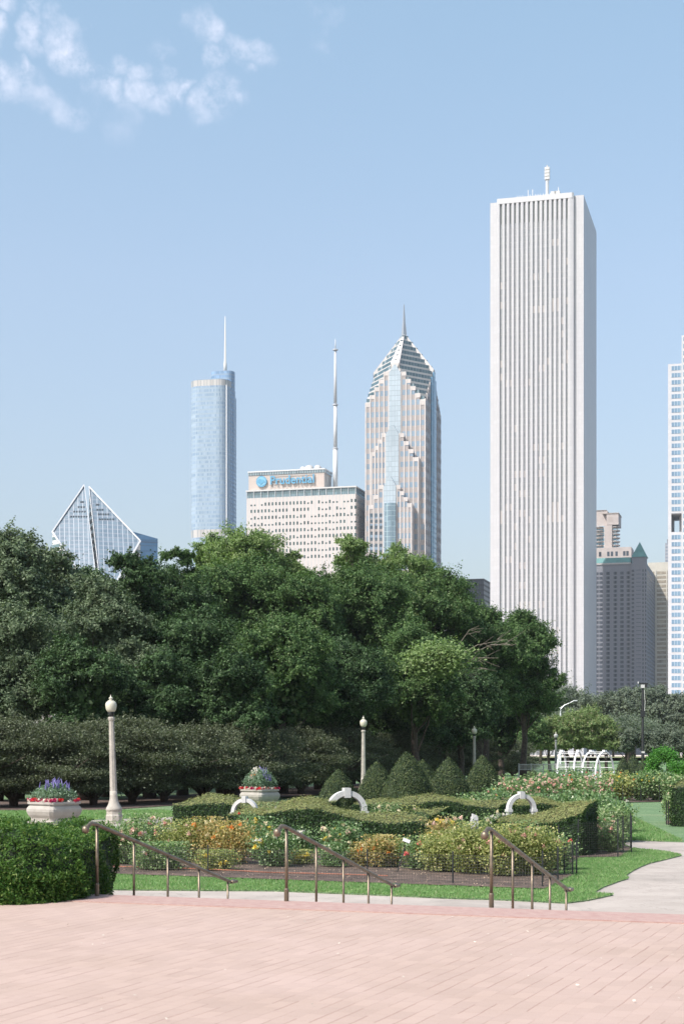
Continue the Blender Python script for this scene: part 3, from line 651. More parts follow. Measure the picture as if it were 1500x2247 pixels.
def fairmont():
    M_st = stone_grid('grey_granite', (.235, .24, .265), 2.5, 3.2, .88, .12)
    M_cop = mat('green_copper', (.10, .245, .235), .6, .1, .3)
    b = Bld('grey_hotel_tower', 'grey granite tower with green copper roof and pyramid turret', 'tower', 1292, 1418, 1437, 1115)
    W, D = b.W, b.D; zt = b.z(1238, W*.7, 0); xt = b.x(1383, 0)
    MB().box(0, xt, 0, D, 0, zt).build('main_wall', M_st, b.o)
    MB().box(xt+.01, W, -1.2, D, 0, b.z(1236, W, 0)).build('tower_wall', M_st, b.o)
    MB().box(-.4, xt-.02, -.5, D, zt+.01, zt+1.2).build('cornice', mat('cornice_grey', (.45, .42, .41), .7), b.o)
    z1 = b.z(1222, W*.7, 0)
    MB().add([(0, 0, zt+1.21), (xt-.1, 0, zt+1.21), (xt-.1, D, zt+1.21), (0, D, zt+1.21), (1.5, 2.5, z1), (xt-.1, 2.5, z1), (xt-.1, D-2, z1), (1.5, D-2, z1)],
             [(0, 1, 5, 4), (1, 2, 6, 5), (2, 3, 7, 6), (3, 0, 4, 7), (4, 5, 6, 7)]).build('mansard_roof', M_cop, b.o)
    l, r = b.x(1385, -1), b.x(1418.5, -1); zz = b.z(1236, W, 0); ze = b.z(1222, W, 0); zp = b.z(1187, W, 0)
    MB().box(l+.6, r-.6, -.9, 9.5, zz+.01, ze).build('turret_wall', M_st, b.o)
    m = (l+r)/2; MB().add([(l-.2, -1.4, ze+.01), (r+.2, -1.4, ze+.01), (r+.2, 10, ze+.01), (l-.2, 10, ze+.01), (m, 4.3, zp)], [(3, 2, 1, 0), (0, 1, 4), (1, 2, 4), (2, 3, 4), (3, 0, 4)]).build('pyramid_roof', M_cop, b.o)
    M_w = mat('hotel_window', (.07, .085, .105), .2, .2, .2)
    cols = []
    for px in (1300, 1309, 1318, 1333.5, 1349.5, 1364, 1378): cols.append((b.x(px-3.6), b.x(px+3.6), -.12))
    ws = []
    for j in range(30):
        z_ = zt-5-j*(b.z(1510, W*.7, 0)-zt)/-34.5*1.24
        for (l_, r_, y_) in cols:
            q = (r_-l_)/6
            ws.append((l_, r_, y_, z_, q))
    rest = MB(); n = 0
    for (l_, r_, y_, z_, q) in ws:
        for k in range(3 if True else 1):
            a, e = (l_, l_+q*1.1) if k == 0 else ((l_+q*1.7, r_-q*1.7) if k == 1 else (r_-q*1.1, r_))
            tgt = MB().box(a, e, y_, .05, z_-1.9, z_) if n < 100 else None
            if tgt: tgt.build('window', M_w, b.o)
            else: rest.box(a, e, y_, .05, z_-1.9, z_)
            n += 1
    tag(rest.build('window', M_w, b.o), kind='stuff')
    ru = MB()
    for j in range(31):
        z_ = zt-4-j*2.75
        for px in (1386.5, 1389.5, 1410, 1416): x_ = b.x(px, -1.2); ru.box(x_-.35, x_+.35, -1.3, -1.1, z_-1.6, z_)
        for k in range(10): y_ = D*(k+.35)/10; ru.box(W-.1, W+.1, y_, y_+D*.045, z_-1.7, z_)
        x_ = b.x(1395, -1.2); ru.box(x_, b.x(1406, -1.2), -1.27, -1.1, z_-.5, z_-.2)
    tag(ru.build('turret_window', M_w, b.o), kind='stuff')
fairmont()

def others():
    # cream residential tower behind the grey hotel
    M_cream = mat('pinkish_concrete', (.44, .385, .36), .75, .05, .3)
    b = Bld('balcony_tower', 'pinkish apartment tower with curved balconies behind the grey hotel', 'apartment tower', 1296, 1357, 1358, 1250)
    W = b.W; z = lambda p: b.z(p, W, 0)
    box('upper_wall', M_cream, b.o, 0, b.x(1332), 0, 22, 0, z(1119)); box('corner_wall', M_cream, b.o, b.x(1331), W, -3, 20, z(1152), z(1128))
    box('side_pier', M_cream, b.o, b.x(1326), b.x(1343), -3.4, 18, 0, z(1153)); box('roof_cap', mat('cap_brown', (.35, .3, .27), .7), b.o, b.x(1322), W+.4, -3.4, 20.4, z(1128)+.01, z(1126))
    box('roof_cap', mat('cap_brown', (0, 0, 0)), b.o, -.4, b.x(1330), -.5, 22, z(1119)+.01, z(1118))
    box('core_wall', facade('balcony_glass', (.14, .26, .33), (.6, .55, .5), 3.4, .75, 2.2, .3, var=.6), b.o, b.x(1300), W-2, -1.5, 19, 0, z(1154))
    for k in range(11):
        zz = z(1156+8.1*k); 
        MB().lathe([(4.2, zz-.5), (4.4, zz), (4.4, zz+.25)], 14, (W-3.4, 1.5)).build('balcony', M_cream, b.o); MB().lathe([(3.5, zz-.5), (3.7, zz), (3.7, zz+.25)], 14, (b.x(1314), -.5)).build('balcony', M_cream, b.o)
    box('vent_grille', mat('vent', (.42, .36, .33), .8), b.o, b.x(1334.5), b.x(1344), -3.1, -2.95, z(1145), z(1135))
    box('lower_block', M_cream, b.o, b.x(1296), b.x(1386), -6, 16, 0, z(1203))
    for px in (1303, 1316, 1334, 1342, 1352, 1369, 1376): box('window', mat('hotel_window', (0, 0, 0)), b.o, b.x(px, -6)-.9, b.x(px, -6)+.9, -6.1, -5.9, z(1222), z(1212))
    # cream tower
    M_c2 = mat('warm_cream_concrete', (.52, .49, .42), .75, .05, .3)
    b = Bld('cream_apartment_tower', 'narrow cream apartment tower with dark window grid behind the grey hotel', 'apartment tower', 1421, 1482, 1484, 1180)
    W = b.W; z = lambda p: b.z(p, W, 0); box('wall', M_c2, b.o, 0, W, 0, 20, 0, z(1233))
    wd = mat('brown_window', (.16, .13, .10), .25, .3, .3, col2=(.42, .38, .30))
    n = 0; rest = MB()
    for j in range(29):
        z1_ = z(1253+9.75*j); z0_ = z1_-2.1
        for (a, e) in ((1422, 1426), (1428.5, 1435), (1440.5, 1461.5), (1463, 1468)):
            if n < 100: box('window', wd, b.o, b.x(a), b.x(e), -.1, .1, z0_, z1_)
            else: rest.box(b.x(a), b.x(e), -.1, .1, z0_, z1_)
            n += 1
    tag(rest.build('window', wd, b.o), kind='stuff')
    for px in (1438, 1462.3): box('pier', M_c2, b.o, b.x(px)-.4, b.x(px)+.4, -.5, 0-.003, 0, z(1250))
    # grey sliver
    b = Bld('hazy_far_tower', 'thin hazy grey tower far behind the cream tower', 'tower', 1458.5, 1476, 1478, 1900)
    box('wall', facade('far_grey', (.16, .18, .21), (.28, .29, .32), 4, .5, 4, .6, var=.2), b.o, 0, b.W, 0, 20, 0, b.z(1192, 0, 0)); box('roof_box', mat('far_grey_roof', (.2, .22, .25), .8), b.o, 2, b.W, 2, 10, b.z(1192, 0, 0), b.z(1183, 0, 0))
    # dark block between the trees and the white tower
    b = Bld('dark_steel_block', 'low dark steel and glass block left of the white granite tower', 'office building', 1000, 1061, 1085, 1180)
    box('wall', facade('dark_steel', (.035, .045, .06), (.05, .055, .065), 3.6, .6, 1.6, .3, mcol=(.075, .08, .09), var=.1, rough=.4), b.o, 0, b.W, 0, 30, 0, b.z(1272, b.W, 0)); box('roof_rim', mat('rim_dark', (.1, .105, .11), .6), b.o, -.2, b.W+.2, -.2, 30, b.z(1272, b.W, 0)+.01, b.z(1271, b.W, 0)+.4)
    # white tower at the right edge
    M_w = mat('white_panel', (.46, .465, .49), .6, .04, .2)
    b = Bld('white_banded_tower', 'white tower cropped by the right edge with blue ribbon windows and sky gap', 'skyscraper', 1465, 1497, 1498, 900)
    W = b.W; z = lambda p: b.z(p, 0, 0); D = 30
    xg = b.x(1472); gy0, gy1 = z(1168), z(1127)
    box('lower_wall', M_w, b.o, 0, W, 0, D, 0, gy0-.01); box('upper_wall', M_w, b.o, 0, W, 0, D, gy1+.01, z(799)); box('corner_pier', M_w, b.o, 0, xg, 0, D, gy0, gy1)
    box('soffit_column', M_w, b.o, b.x(1488), b.x(1496), 8, 14, gy0, gy1)
    wm = facade('ribbon_pane', (.10, .17, .25), (.3, .4, .5), 100, 1., 1.6, .25, mcol=(.38, .45, .52), var=.5, bright=(.2, .33, .44), rough=.3)
    for j in range(47):
        py = 804+15.45*j
        if 1118 < py < 1170: continue
        z1_ = z(py); box('ribbon_window', wm, b.o, b.x(1472.5), b.x(1493.5), -.12, .1, z1_-2.35, z1_)
    W2 = b.x(1560, -3); x2 = b.x(1494.8, -3)
    box('front_wing_wall', M_w, b.o, x2, W2, -3, D-2, 0, z(741))
    for j in range(52):
        z1_ = z(744+15.45*j); box('ribbon_window', wm, b.o, x2+.9, W2-.5, -3.12, -2.9, z1_-2.35, z1_)
others()

# ------------------------------------------------------------------ trees
ML = dict(
    grey=leafmat('greygreen_leaf', (.035, .060, .028), (.150, .195, .110), (.22, .26, .17), .16, .65),
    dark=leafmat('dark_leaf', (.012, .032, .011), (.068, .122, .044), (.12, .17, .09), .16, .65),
    mid=leafmat('green_leaf', (.022, .056, .017), (.105, .178, .058), (.18, .24, .11), .2, .65),
    light=leafmat('light_leaf', (.075, .135, .040), (.235, .315, .125), (.26, .32, .15), .3, .5),
    crab=leafmat('crabapple_leaf', (.040, .045, .024), (.118, .140, .082), (.20, .22, .15), .2, .6, 1.5),
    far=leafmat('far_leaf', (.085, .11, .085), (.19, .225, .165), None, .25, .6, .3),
    yel=leafmat('yellowgreen_leaf', (.10, .165, .06), (.26, .32, .14), (.34, .30, .20), .35))
def limbs(mb, rg, base, cl, r0, zt):
    """trunk with limbs reaching to the clump centres"""
    tr = [Vector(base)]; k = 5
    for i in range(1, k+1): tr.append(Vector((base[0]+rg.normal(0, .12)*i*.4, base[1]+rg.normal(0, .12)*i*.4, base[2]+(zt-base[2])*i/k)))
    mb.tube(tr, [r0*(1.25 if i == 0 else 1-.55*i/k) for i in range(k+1)], 8)
    for c in cl:
        f = rg.uniform(.3, .95); j = min(k-1, int(f*k)); a = tr[j].lerp(tr[j+1], f*k-j); e = Vector(c); m = a.lerp(e, .5)+Vector((rg.normal(0, .3), rg.normal(0, .3), -.06*(e-a).length))
        rr_ = r0*.34*(1-.4*f); mb.tube([a, m, e], [rr_, rr_*.6, rr_*.15], 5, False)
def crown_mesh(seed, H, rx, ry, zb, K, leaf, n, cr=.33, flat=.75, airy=False, droop=.0, sub=34):
    K = int(K*(2.2 if airy else .85)); n = int(n*2.4); leaf *= .70; cr *= .78 if airy else 1.22
    rg = np.random.default_rng(seed); hz = (H-zb)/2; c0 = np.array([0, 0, zb+hz])
    D = rdir(rg, K); D[:, 2] = np.where(D[:, 2] < -.55, -D[:, 2], D[:, 2])
    rad = rg.uniform(.72 if airy else .58, 1. if airy else .97, K)[:, None]
    if airy: D[:, 2] = np.abs(D[:, 2])*1.1-.12; D = unit(D)
    C = c0+D*rad*np.array([rx, ry, hz])*(1-.0*cr)
    rmin = min(rx, ry, hz); r = rmin*cr*rg.uniform(.7, 1.25, K)
    # keep clumps inside the outline
    PP = []; NN = []; per = n//K
    for i in range(K):
        S = rdir(rg, sub); S[:, 2] = S[:, 2]*.8+.2; Ssc = C[i]+S*r[i]*np.array([1.1, 1.1, flat+.1])*rg.uniform(.55, 1.12, sub)[:, None]
        ax = unit(S+rg.normal(size=(sub, 3))*.45+np.array([0, 0, -droop])); q = rg.integers(0, sub, per); ln = r[i]*.33; th_ = r[i]*.13
        t_ = rg.normal(size=per); P = Ssc[q]+ax[q]*(t_*ln)[:, None]+rg.normal(size=(per, 3))*th_*(1.15-.35*np.abs(t_))[:, None]; PP.append(P); NN.append(unit(P-C[i])*.7+np.array([0, 0, .45]))
    P = np.concatenate(PP); N = np.concatenate(NN); V = leaves(rg, P, N, leaf, .55, .85)
    if not airy:   # sparse big inner leaves so that the heart of the crown is closed
        m = 3500; Q = c0+rdir(rg, m)*(rg.random(m)[:, None]**.4)*np.array([rx, ry, hz])*.60
        V = np.concatenate([V, leaves(rg, Q, rdir(rg, m), leaf*2.6, .7, 1.)])
    return V, C
NAMES = {}
def tree(name, label, px, Y, top, half, zb, mk, seed, K=34, leaf=.26, n=42000, cr=.34, airy=False, group=None, flat=.75, depth=None, trunk=.35, gz=0.):
    H = Z(top, Y)-gz; rx = half/F*Y; x = X(px, Y)
    t = thing(name, label, 'tree', (x, Y, gz), 0, group)
    V, C = crown_mesh(seed, H, rx, depth or rx*.9, zb, K, leaf, n, cr, flat, airy, .55 if name == 'willow_tree' else (.0 if airy else .12))
    leafmesh('crown', V, ML[mk], t)
    rg = np.random.default_rng(seed+500); mb = MB(); limbs(mb, rg, (0, 0, -.2), [tuple(c) for c in C[::1 if airy else 3]], trunk, zb+(H-zb)*.55); mb.build('trunk', M_bark, t, True)
    return t
g1 = 'large trees massed behind the crabapple row'
tree('willow_tree', 'grey green willow leafed tree at the left edge, the tallest there', 15, 108, 1186, 135, 3, 'grey', 1, 46, .30, 60000, .3, group=g1)
tree('willow_tree', 'grey green tree rising just left of the diamond roofed tower base', 140, 112, 1222, 92, 4, 'grey', 2, 36, .28, 42000, .34, group=g1)
tree('willow_tree', 'lower grey green tree filling the left edge above the crabapples', 40, 98, 1330, 120, 2.5, 'grey', 3, 36, .24, 42000, .32, group=g1)
tree('willow_tree', 'shaggy grey green tree above the nearest lamp globe, left side', 235, 103, 1285, 95, 3, 'grey', 4, 34, .24, 42000, .32, group=g1)
tree('linden_tree', 'dark green pointed tree standing before the dark blue block', 290, 116, 1208, 62, 4, 'dark', 5, 34, .26, 42000, .36, group=g1)
tree('locust_tree', 'light open topped tree just left of the blue glass tower foot', 388, 130, 1188, 58, 5, 'mid', 6, 22, .26, 26000, .34, True, g1)
tree('linden_tree', 'dark tree below the open topped tree by the blue glass tower', 385, 122, 1240, 100, 3, 'dark', 7, 36, .26, 44000, .34, group=g1)
tree('linden_tree', 'dark rounded tree with glossy lower sprays, centre left of the mass', 400, 106, 1340, 105, 2.5, 'dark', 8, 40, .24, 50000, .32, group=g1)
tree('locust_tree', 'airy light green tree with visible limbs in front of the slab building', 545, 140, 1158, 112, 8, 'light', 9, 44, .26, 42000, .27, True, g1)
tree('elm_tree', 'full green tree beneath the airy tree before the slab building', 530, 134, 1225, 115, 4, 'mid', 10, 42, .27, 50000, .32, group=g1)
tree('elm_tree', 'green tree in the dip of the canopy below the slab building corner', 665, 132, 1228, 75, 4, 'mid', 11, 34, .26, 42000, .34, group=g1)
tree('locust_tree', 'airy flat topped tree in front of the slab building right end', 770, 146, 1182, 72, 9, 'light', 12, 26, .27, 28000, .3, True, g1)
tree('locust_tree', 'airy tree top crossing the foot of the spired granite tower', 885, 150, 1192, 82, 9, 'light', 13, 30, .27, 32000, .28, True, g1)
tree('elm_tree', 'broad mid green tree under the two airy tops, centre of the mass', 800, 142, 1225, 120, 4, 'mid', 14, 46, .28, 56000, .3, group=g1)
tree('elm_tree', 'green tree on the falling right shoulder of the canopy', 960, 148, 1248, 88, 4, 'mid', 15, 38, .27, 46000, .33, group=g1)
tree('elm_tree', 'green tree whose top meets the dark steel block', 1050, 154, 1316, 62, 4, 'mid', 16, 30, .27, 36000, .36, group=g1)
tree('maple_tree', 'dense rounded maple at the right end of the mass before the white granite tower', 1148, 158, 1350, 76, 3.8, 'mid', 17, 44, .27, 56000, .34, group=g1)
tree('maple_tree', 'dense maple filling the gap left of the rightmost maple', 1066, 152, 1352, 72, 3, 'mid', 18, 38, .27, 46000, .34, group=g1)
tree('elm_tree', 'feathery green tree with drooping sprays in the lower centre', 620, 112, 1365, 105, 3, 'mid', 19, 42, .24, 54000, .3, group=g1)
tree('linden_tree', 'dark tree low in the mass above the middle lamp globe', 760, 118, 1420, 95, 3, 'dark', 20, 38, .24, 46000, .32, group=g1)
tmb = tree('maple_tree', 'green tree with bare dead branches on its right side', 915, 128, 1372, 85, 3, 'mid', 21, 40, .25, 50000, .33, group=g1)
tree('linden_tree', 'dark tree at the left end low behind the crabapples', 180, 95, 1400, 90, 2, 'dark', 22, 30, .23, 34000, .34, group=g1)
tree('linden_tree', 'dark low tree behind the crabapples, second from the left end', 500, 100, 1430, 75, 2, 'dark', 23, 30, .23, 36000, .34, group=g1)
tree('elm_tree', 'dim green tree low in the mass above the third lamp globe', 1010, 140, 1470, 85, 2, 'dark', 24, 30, .26, 36000, .34, group=g1)
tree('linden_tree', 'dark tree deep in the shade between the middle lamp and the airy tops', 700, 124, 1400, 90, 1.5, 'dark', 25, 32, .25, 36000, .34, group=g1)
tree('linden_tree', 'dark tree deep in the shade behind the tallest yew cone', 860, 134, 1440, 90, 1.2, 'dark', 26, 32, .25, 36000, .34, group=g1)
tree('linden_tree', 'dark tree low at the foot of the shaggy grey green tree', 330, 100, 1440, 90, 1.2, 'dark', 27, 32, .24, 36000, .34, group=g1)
tree('maple_tree', 'dark low tree left of the foot of the rightmost maple', 1100, 165, 1480, 56, .8, 'dark', 28, 28, .26, 30000, .34, group=g1)
tree('locust_tree', 'airy light green tree left half of the wide dome before the glass tower foot', 468, 142, 1180, 70, 8, 'light', 31, 26, .26, 26000, .3, True, g1)
tree('locust_tree', 'airy light green tree at the right flank of the wide dome before the slab building', 618, 141, 1196, 60, 8, 'light', 32, 24, .26, 24000, .3, True, g1)
tree('elm_tree', 'bright green tree bridging the dip between the two domes of the canopy', 700, 138, 1232, 62, 6, 'mid', 33, 26, .26, 26000, .36, group=g1)
tree('locust_tree', 'airy tree under the right side of the spired granite tower', 925, 152, 1222, 62, 8, 'light', 34, 22, .26, 24000, .3, True, g1)
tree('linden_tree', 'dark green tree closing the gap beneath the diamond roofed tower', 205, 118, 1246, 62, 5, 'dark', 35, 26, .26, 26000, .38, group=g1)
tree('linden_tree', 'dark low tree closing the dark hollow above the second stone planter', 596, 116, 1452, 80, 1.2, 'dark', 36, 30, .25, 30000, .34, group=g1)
# pale leafy bough and dead branches on the maple
rg = np.random.default_rng(77); t = tmb; Y = 128; dx = lambda px: X(px, Y)-X(915, Y)
P = []
for k in range(9):
    c = np.array([dx(rg.uniform(915, 975)), rg.uniform(-6.5, -5.2), Z(rg.uniform(1440, 1480), Y)]); P.append(c+rg.normal(size=(900, 3))*np.array([.9, .6, .45]))
P = np.concatenate(P); leafmesh('pale_bough', leaves(rg, P, np.tile([0, -.3, 1.], (len(P), 1)), .24, .55, .9), ML['light'], t)
mb = MB(); rn = random.Random(4)
for (x0, y0, x1, y1) in ((965, 1488, 1052, 1478), (985, 1452, 1085, 1418), (1000, 1420, 1035, 1388), (1030, 1440, 1098, 1428), (990, 1470, 1075, 1455), (968, 1480, 1030, 1500)):
    a, e = Vector((dx(x0), -4, Z(y0, Y))), Vector((dx(x1), -6.6, Z(y1, Y))); m = a.lerp(e, .5)+Vector((0, 0, .35)); mb.tube([a, m, e], [.042, .028, .012], 5)
    for k in range(5):
        f = rn.uniform(.35, .95); s_ = a.lerp(e, f)+Vector((0, 0, .2)); mb.tube([s_, s_+Vector((rn.uniform(.4, 1.5), rn.uniform(-.5, .3), rn.uniform(-.6, 1.)))], [.022, .01], 4)
mb.build('dead_branch', M_barkpale, t)

# crabapple row: spreading dark trees, three shapes copied along the row
protos = []
for s in range(4):
    t = thing('crabapple_tree', 'x', 'tree'); rg = np.random.default_rng(900+s)
    PP = []; NN = []; cl = []; rx = 3.1
    for layer in range(7):
        z = 1.05+layer*.5; R_ = rx*((.62, .9, 1, 1, .84, .62, .34)[layer]); m = 14-layer
        for k in range(m):
            a = rg.uniform(0, 6.28); rr_ = R_*math.sqrt(rg.uniform(.15, 1.)); c = np.array([rr_*math.cos(a), rr_*.85*math.sin(a), z+rg.normal(0, .15)-.08*rr_+.2]); cl.append(c)
            q = c+rg.normal(size=(560, 3))*np.array([.55, .55, .12]); PP.append(q); NN.append(np.tile([0, 0, .9], (560, 1))+rg.normal(size=(560, 3))*.5)
    # upright shoots on the top
    for k in range(70):
        a = rg.uniform(0, 6.28); rr_ = rx*.9*math.sqrt(rg.random()); p = np.array([rr_*math.cos(a), rr_*.85*math.sin(a), 4.2-.42*rr_]); d = np.array([rg.normal(0, .25), rg.normal(0, .25), 1.])
        q = p+np.outer(rg.random(40)*.95, d)+rg.normal(size=(40, 3))*.06; PP.append(q); NN.append(rg.normal(size=(40, 3)))
    P = np.concatenate(PP); N = np.concatenate(NN); leafmesh('crown', leaves(rg, P, N, .115, .55, .6), ML['crab'], t)
    mb = MB()
    for k in range(7):
        a = k*.9+rg.uniform(0, .6); e = Vector((2.1*math.cos(a), 2.0*math.sin(a), 2.3+rg.uniform(0, .8))); b0 = Vector((.12*math.cos(a), .12*math.sin(a), .45)); mid = b0.lerp(e, .45)+Vector((0, 0, -.25))
        mb.tube([(0, 0, -.1), b0, mid, e], [.2, .15, .09, .03], 6)
        for q in range(3):
            s0 = mid.lerp(e, .3*q); mb.tube([s0, s0+Vector((rg.normal(0, .9), rg.normal(0, .9), .6))], [.045, .02], 4)
    mb.build('trunk', M_bark, t, True); protos.append(t)
spots = [(-60, 82), (30, 84), (125, 83), (205, 86), (290, 88), (360, 92), (445, 94), (515, 99), (590, 103), (660, 110), (735, 116), (800, 124), (865, 131), (925, 140), (985, 150), (1040, 160), (1090, 172), (1125, 186)]
spots += [(0, 94), (170, 97), (320, 103), (480, 112), (620, 124), (760, 138), (890, 155), (1010, 175)]
near = {(30): 'at the left edge behind the first stone planter', 125: 'whose branches hang right behind the first stone planter'}
words_ = ['leftmost dark crabapple, cut by the left edge', 'dark crabapple left of the first stone planter', 'dark crabapple directly behind the first stone planter', 'dark crabapple just left of the nearest lamp post',
  'dark crabapple with forked trunk just right of the nearest lamp post', 'dark crabapple two trunks right of the nearest lamp post', 'dark crabapple behind the left end of the clipped hedge', 'dark crabapple left of the second stone planter',
  'dark crabapple rising behind the second stone planter', 'dark crabapple just right of the second stone planter', 'dark crabapple left of the middle lamp post', 'dark crabapple right behind the middle lamp post',
  'dark crabapple behind the left yew cones', 'dark crabapple behind the tallest yew cone', 'dark crabapple left of the third lamp post', 'dark crabapple behind the third lamp post', 'small looking dark crabapple right of the third lamp post', 'last dark crabapple at the far right end of the row']
used = set()
for i, (px, Y) in enumerate(spots):
    j = (i*7+i//4) % 4; o = protos[j] if j not in used else copy_tree(protos[j]); used.add(j)
    o.location = (X(px, Y), Y, 0); o.rotation_euler = (0, 0, i*1.3); s_ = 1+.06*math.sin(i*2.1); o.scale = (s_*(1.0 if i < 18 else 1.05), s_, s_*(.98 if i < 18 else 1.05)); o['group'] = 'crabapple trees in the row'
    o['label'] = words_[i] if i < 18 else 'back rank crabapple '+['behind the left stone planter', 'left of the nearest lamp post', 'right of the nearest lamp post', 'behind the right stone planter', 'left of the middle lamp post', 'right of the middle lamp post', 'behind the tall yew cones', 'by the third lamp post'][i-18]

# background trees on the right
M_trk = M_bark
def fartree(px, Y, top, half, zb, mk, seed, label, n=15000, leaf=.4, group='trees beyond the garden on the right', trunk=.22, cr=.36):
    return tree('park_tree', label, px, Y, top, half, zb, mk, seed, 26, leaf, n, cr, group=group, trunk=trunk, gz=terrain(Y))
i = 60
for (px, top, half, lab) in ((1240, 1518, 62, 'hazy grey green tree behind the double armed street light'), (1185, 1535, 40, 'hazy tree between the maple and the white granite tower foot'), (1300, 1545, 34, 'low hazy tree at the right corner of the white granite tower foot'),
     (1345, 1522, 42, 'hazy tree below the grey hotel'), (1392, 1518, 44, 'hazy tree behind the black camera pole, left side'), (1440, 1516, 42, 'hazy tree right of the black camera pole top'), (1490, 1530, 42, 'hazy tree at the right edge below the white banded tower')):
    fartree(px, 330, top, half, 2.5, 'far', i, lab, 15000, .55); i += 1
for (px, top, half, mk, lab) in ((1160, 1572, 42, 'mid', 'small green tree under the maple, right side'), (1205, 1580, 36, 'yel', 'yellow green tree left of the white barrel arbor'), (1245, 1568, 40, 'yel', 'yellow green tree above the left barrel arbor'), (1290, 1562, 40, 'yel', 'yellow green tree above the right barrel arbor'),
     (1330, 1580, 34, 'yel', 'yellow green tree just right of the barrel arbors'), (1372, 1598, 30, 'far', 'small tree with thin trunks left of the black camera pole'), (1425, 1600, 28, 'far', 'small tree right behind the far lamp globe'), (1465, 1598, 34, 'far', 'small tree above the vine covered arch'), (1500, 1602, 28, 'far', 'small tree at the right edge above the vine arch')):
    fartree(px, 205, top, half, 1.7, mk, i, lab, 15000, .26); i += 1
for k, px in enumerate((1185, 1262, 1315, 1384, 1391, 1397, 1405, 1346, 1431)):
    t = thing('slender_tree', ('slender dark trunked far tree ' + ['left of the barrel arbors', 'above the left barrel arbor', 'above the right barrel arbor', 'leftmost of the close row by the black camera pole', 'second of the close row by the black camera pole', 'third of the close row by the black camera pole', 'just left of the black camera pole', 'right of the barrel arbors', 'left of the far lamp post'][k]), 'tree', (X(px, 240), 240+k, terrain(240)), 0, 'slender trees in the far park')
    MB().tube([(0, 0, -.2), (.1, 0, 2.4), (-.1, 0, 5)], [.26, .2, .14], 6).build('trunk', M_bark, t)
    rg = np.random.default_rng(300+k); P = rg.normal(size=(1800, 3))*np.array([1.5, 1.2, .9])+[0, 0, 5.4]; leafmesh('crown', leaves(rg, P, rdir(rg, 1800)+[0, 0, .5], .3), ML['far'], t)

# ------------------------------------------------------------------ hedges, cones, shrubs
M_yew = leafmat('yew_needle', (.009, .026, .008), (.032, .066, .020), (.07, .12, .03), .15, .5, 2.5)
M_yewtop = leafmat('sunlit_yew_top', (.155, .180, .065), (.275, .285, .115), (.22, .18, .075), .2, .6, 2.5)  # paler needles for upward hedge faces: sunlight put into the colour
M_core = mat('hedge_heart', (.012, .026, .009), .95, .3, 4)
def blob(name, label, cat, surf, nu, nv, n, leaf, loc, rz, material=None, topmat=None, group=None, flop=.7, push=.0, topz=.8):
    """closed clipped form: surf(a,b)->(x,y,z) with a,b in 0..1; needles on it"""
    t = thing(name, label, cat, loc, rz, group); A, Bq = np.meshgrid(np.linspace(0, 1, nu), np.linspace(0, 1, nv), indexing='ij')
    S = surf(A, Bq); V = S.reshape(-1, 3); I = np.arange(nu*nv).reshape(nu, nv)
    Q = np.stack([I[:-1, :-1], I[1:, :-1], I[1:, 1:], I[:-1, 1:]], -1).reshape(-1, 4)
    c = V.mean(0); npmesh('hedge_body', c+(V-c)*[.985, .97, .97], Q, M_core, t, True)
    rg = np.random.default_rng(abs(hash(label)) % 9999 if False else sum(map(ord, label)))
    P0, P1, P3 = S[:-1, :-1], S[1:, :-1], S[:-1, 1:]; ar = np.linalg.norm(np.cross(P1-P0, P3-P0), axis=-1).ravel(); nn = unit(np.cross(P1-P0, P3-P0).reshape(-1, 3)+1e-9)
    k = rg.choice(len(ar), n, p=ar/ar.sum()); ia, ib = np.divmod(k, nv-1); fa, fb = rg.random(n), rg.random(n)
    P = surf((ia+fa)/(nu-1), (ib+fb)/(nv-1)); N = nn[k]
    sg = np.sign(((P-c)*N).sum(1)); sg[sg == 0] = 1; N = N*sg[:, None]; P = P+N*rg.normal(push, leaf*.45, n)[:, None]
    if topmat is None: leafmesh('needles', leaves(rg, P, N, leaf, .4, flop), material or M_yew, t)
    else:
        up = N[:, 2] > topz; leafmesh('needles', leaves(rg, P[~up], N[~up], leaf, .4, flop), material or M_yew, t); leafmesh('sunlit_top', leaves(rg, P[up], N[up], leaf, .4, .35), topmat, t)
    return t
def hedge_surf(L, Wd, hf, z0=0., rnd=.12):
    """profile goes up the front, over the top, down the back; ends closed by tapering"""
    def f(A, B):
        e = np.clip(np.minimum(A, 1-A)*L/.04, 0, 1); x = (A-.5)*L
        per = [0, .32, .36, .64, .68, 1.]
        yy = np.interp(B, per, [-.5*Wd, -.5*Wd, -.5*Wd+rnd*.6, .5*Wd-rnd*.6, .5*Wd, .5*Wd])*np.where(e < 1, e, 1)
        zt = hf(x, yy); zz = np.interp(B, per, [0, 1-rnd, 1, 1, 1-rnd, 0])
        return np.stack([x, yy, z0+zz*zt*np.where(e < 1, .02+.98*e, 1)], -1)
    return f
GR = math.atan2(UD.y, UD.x)
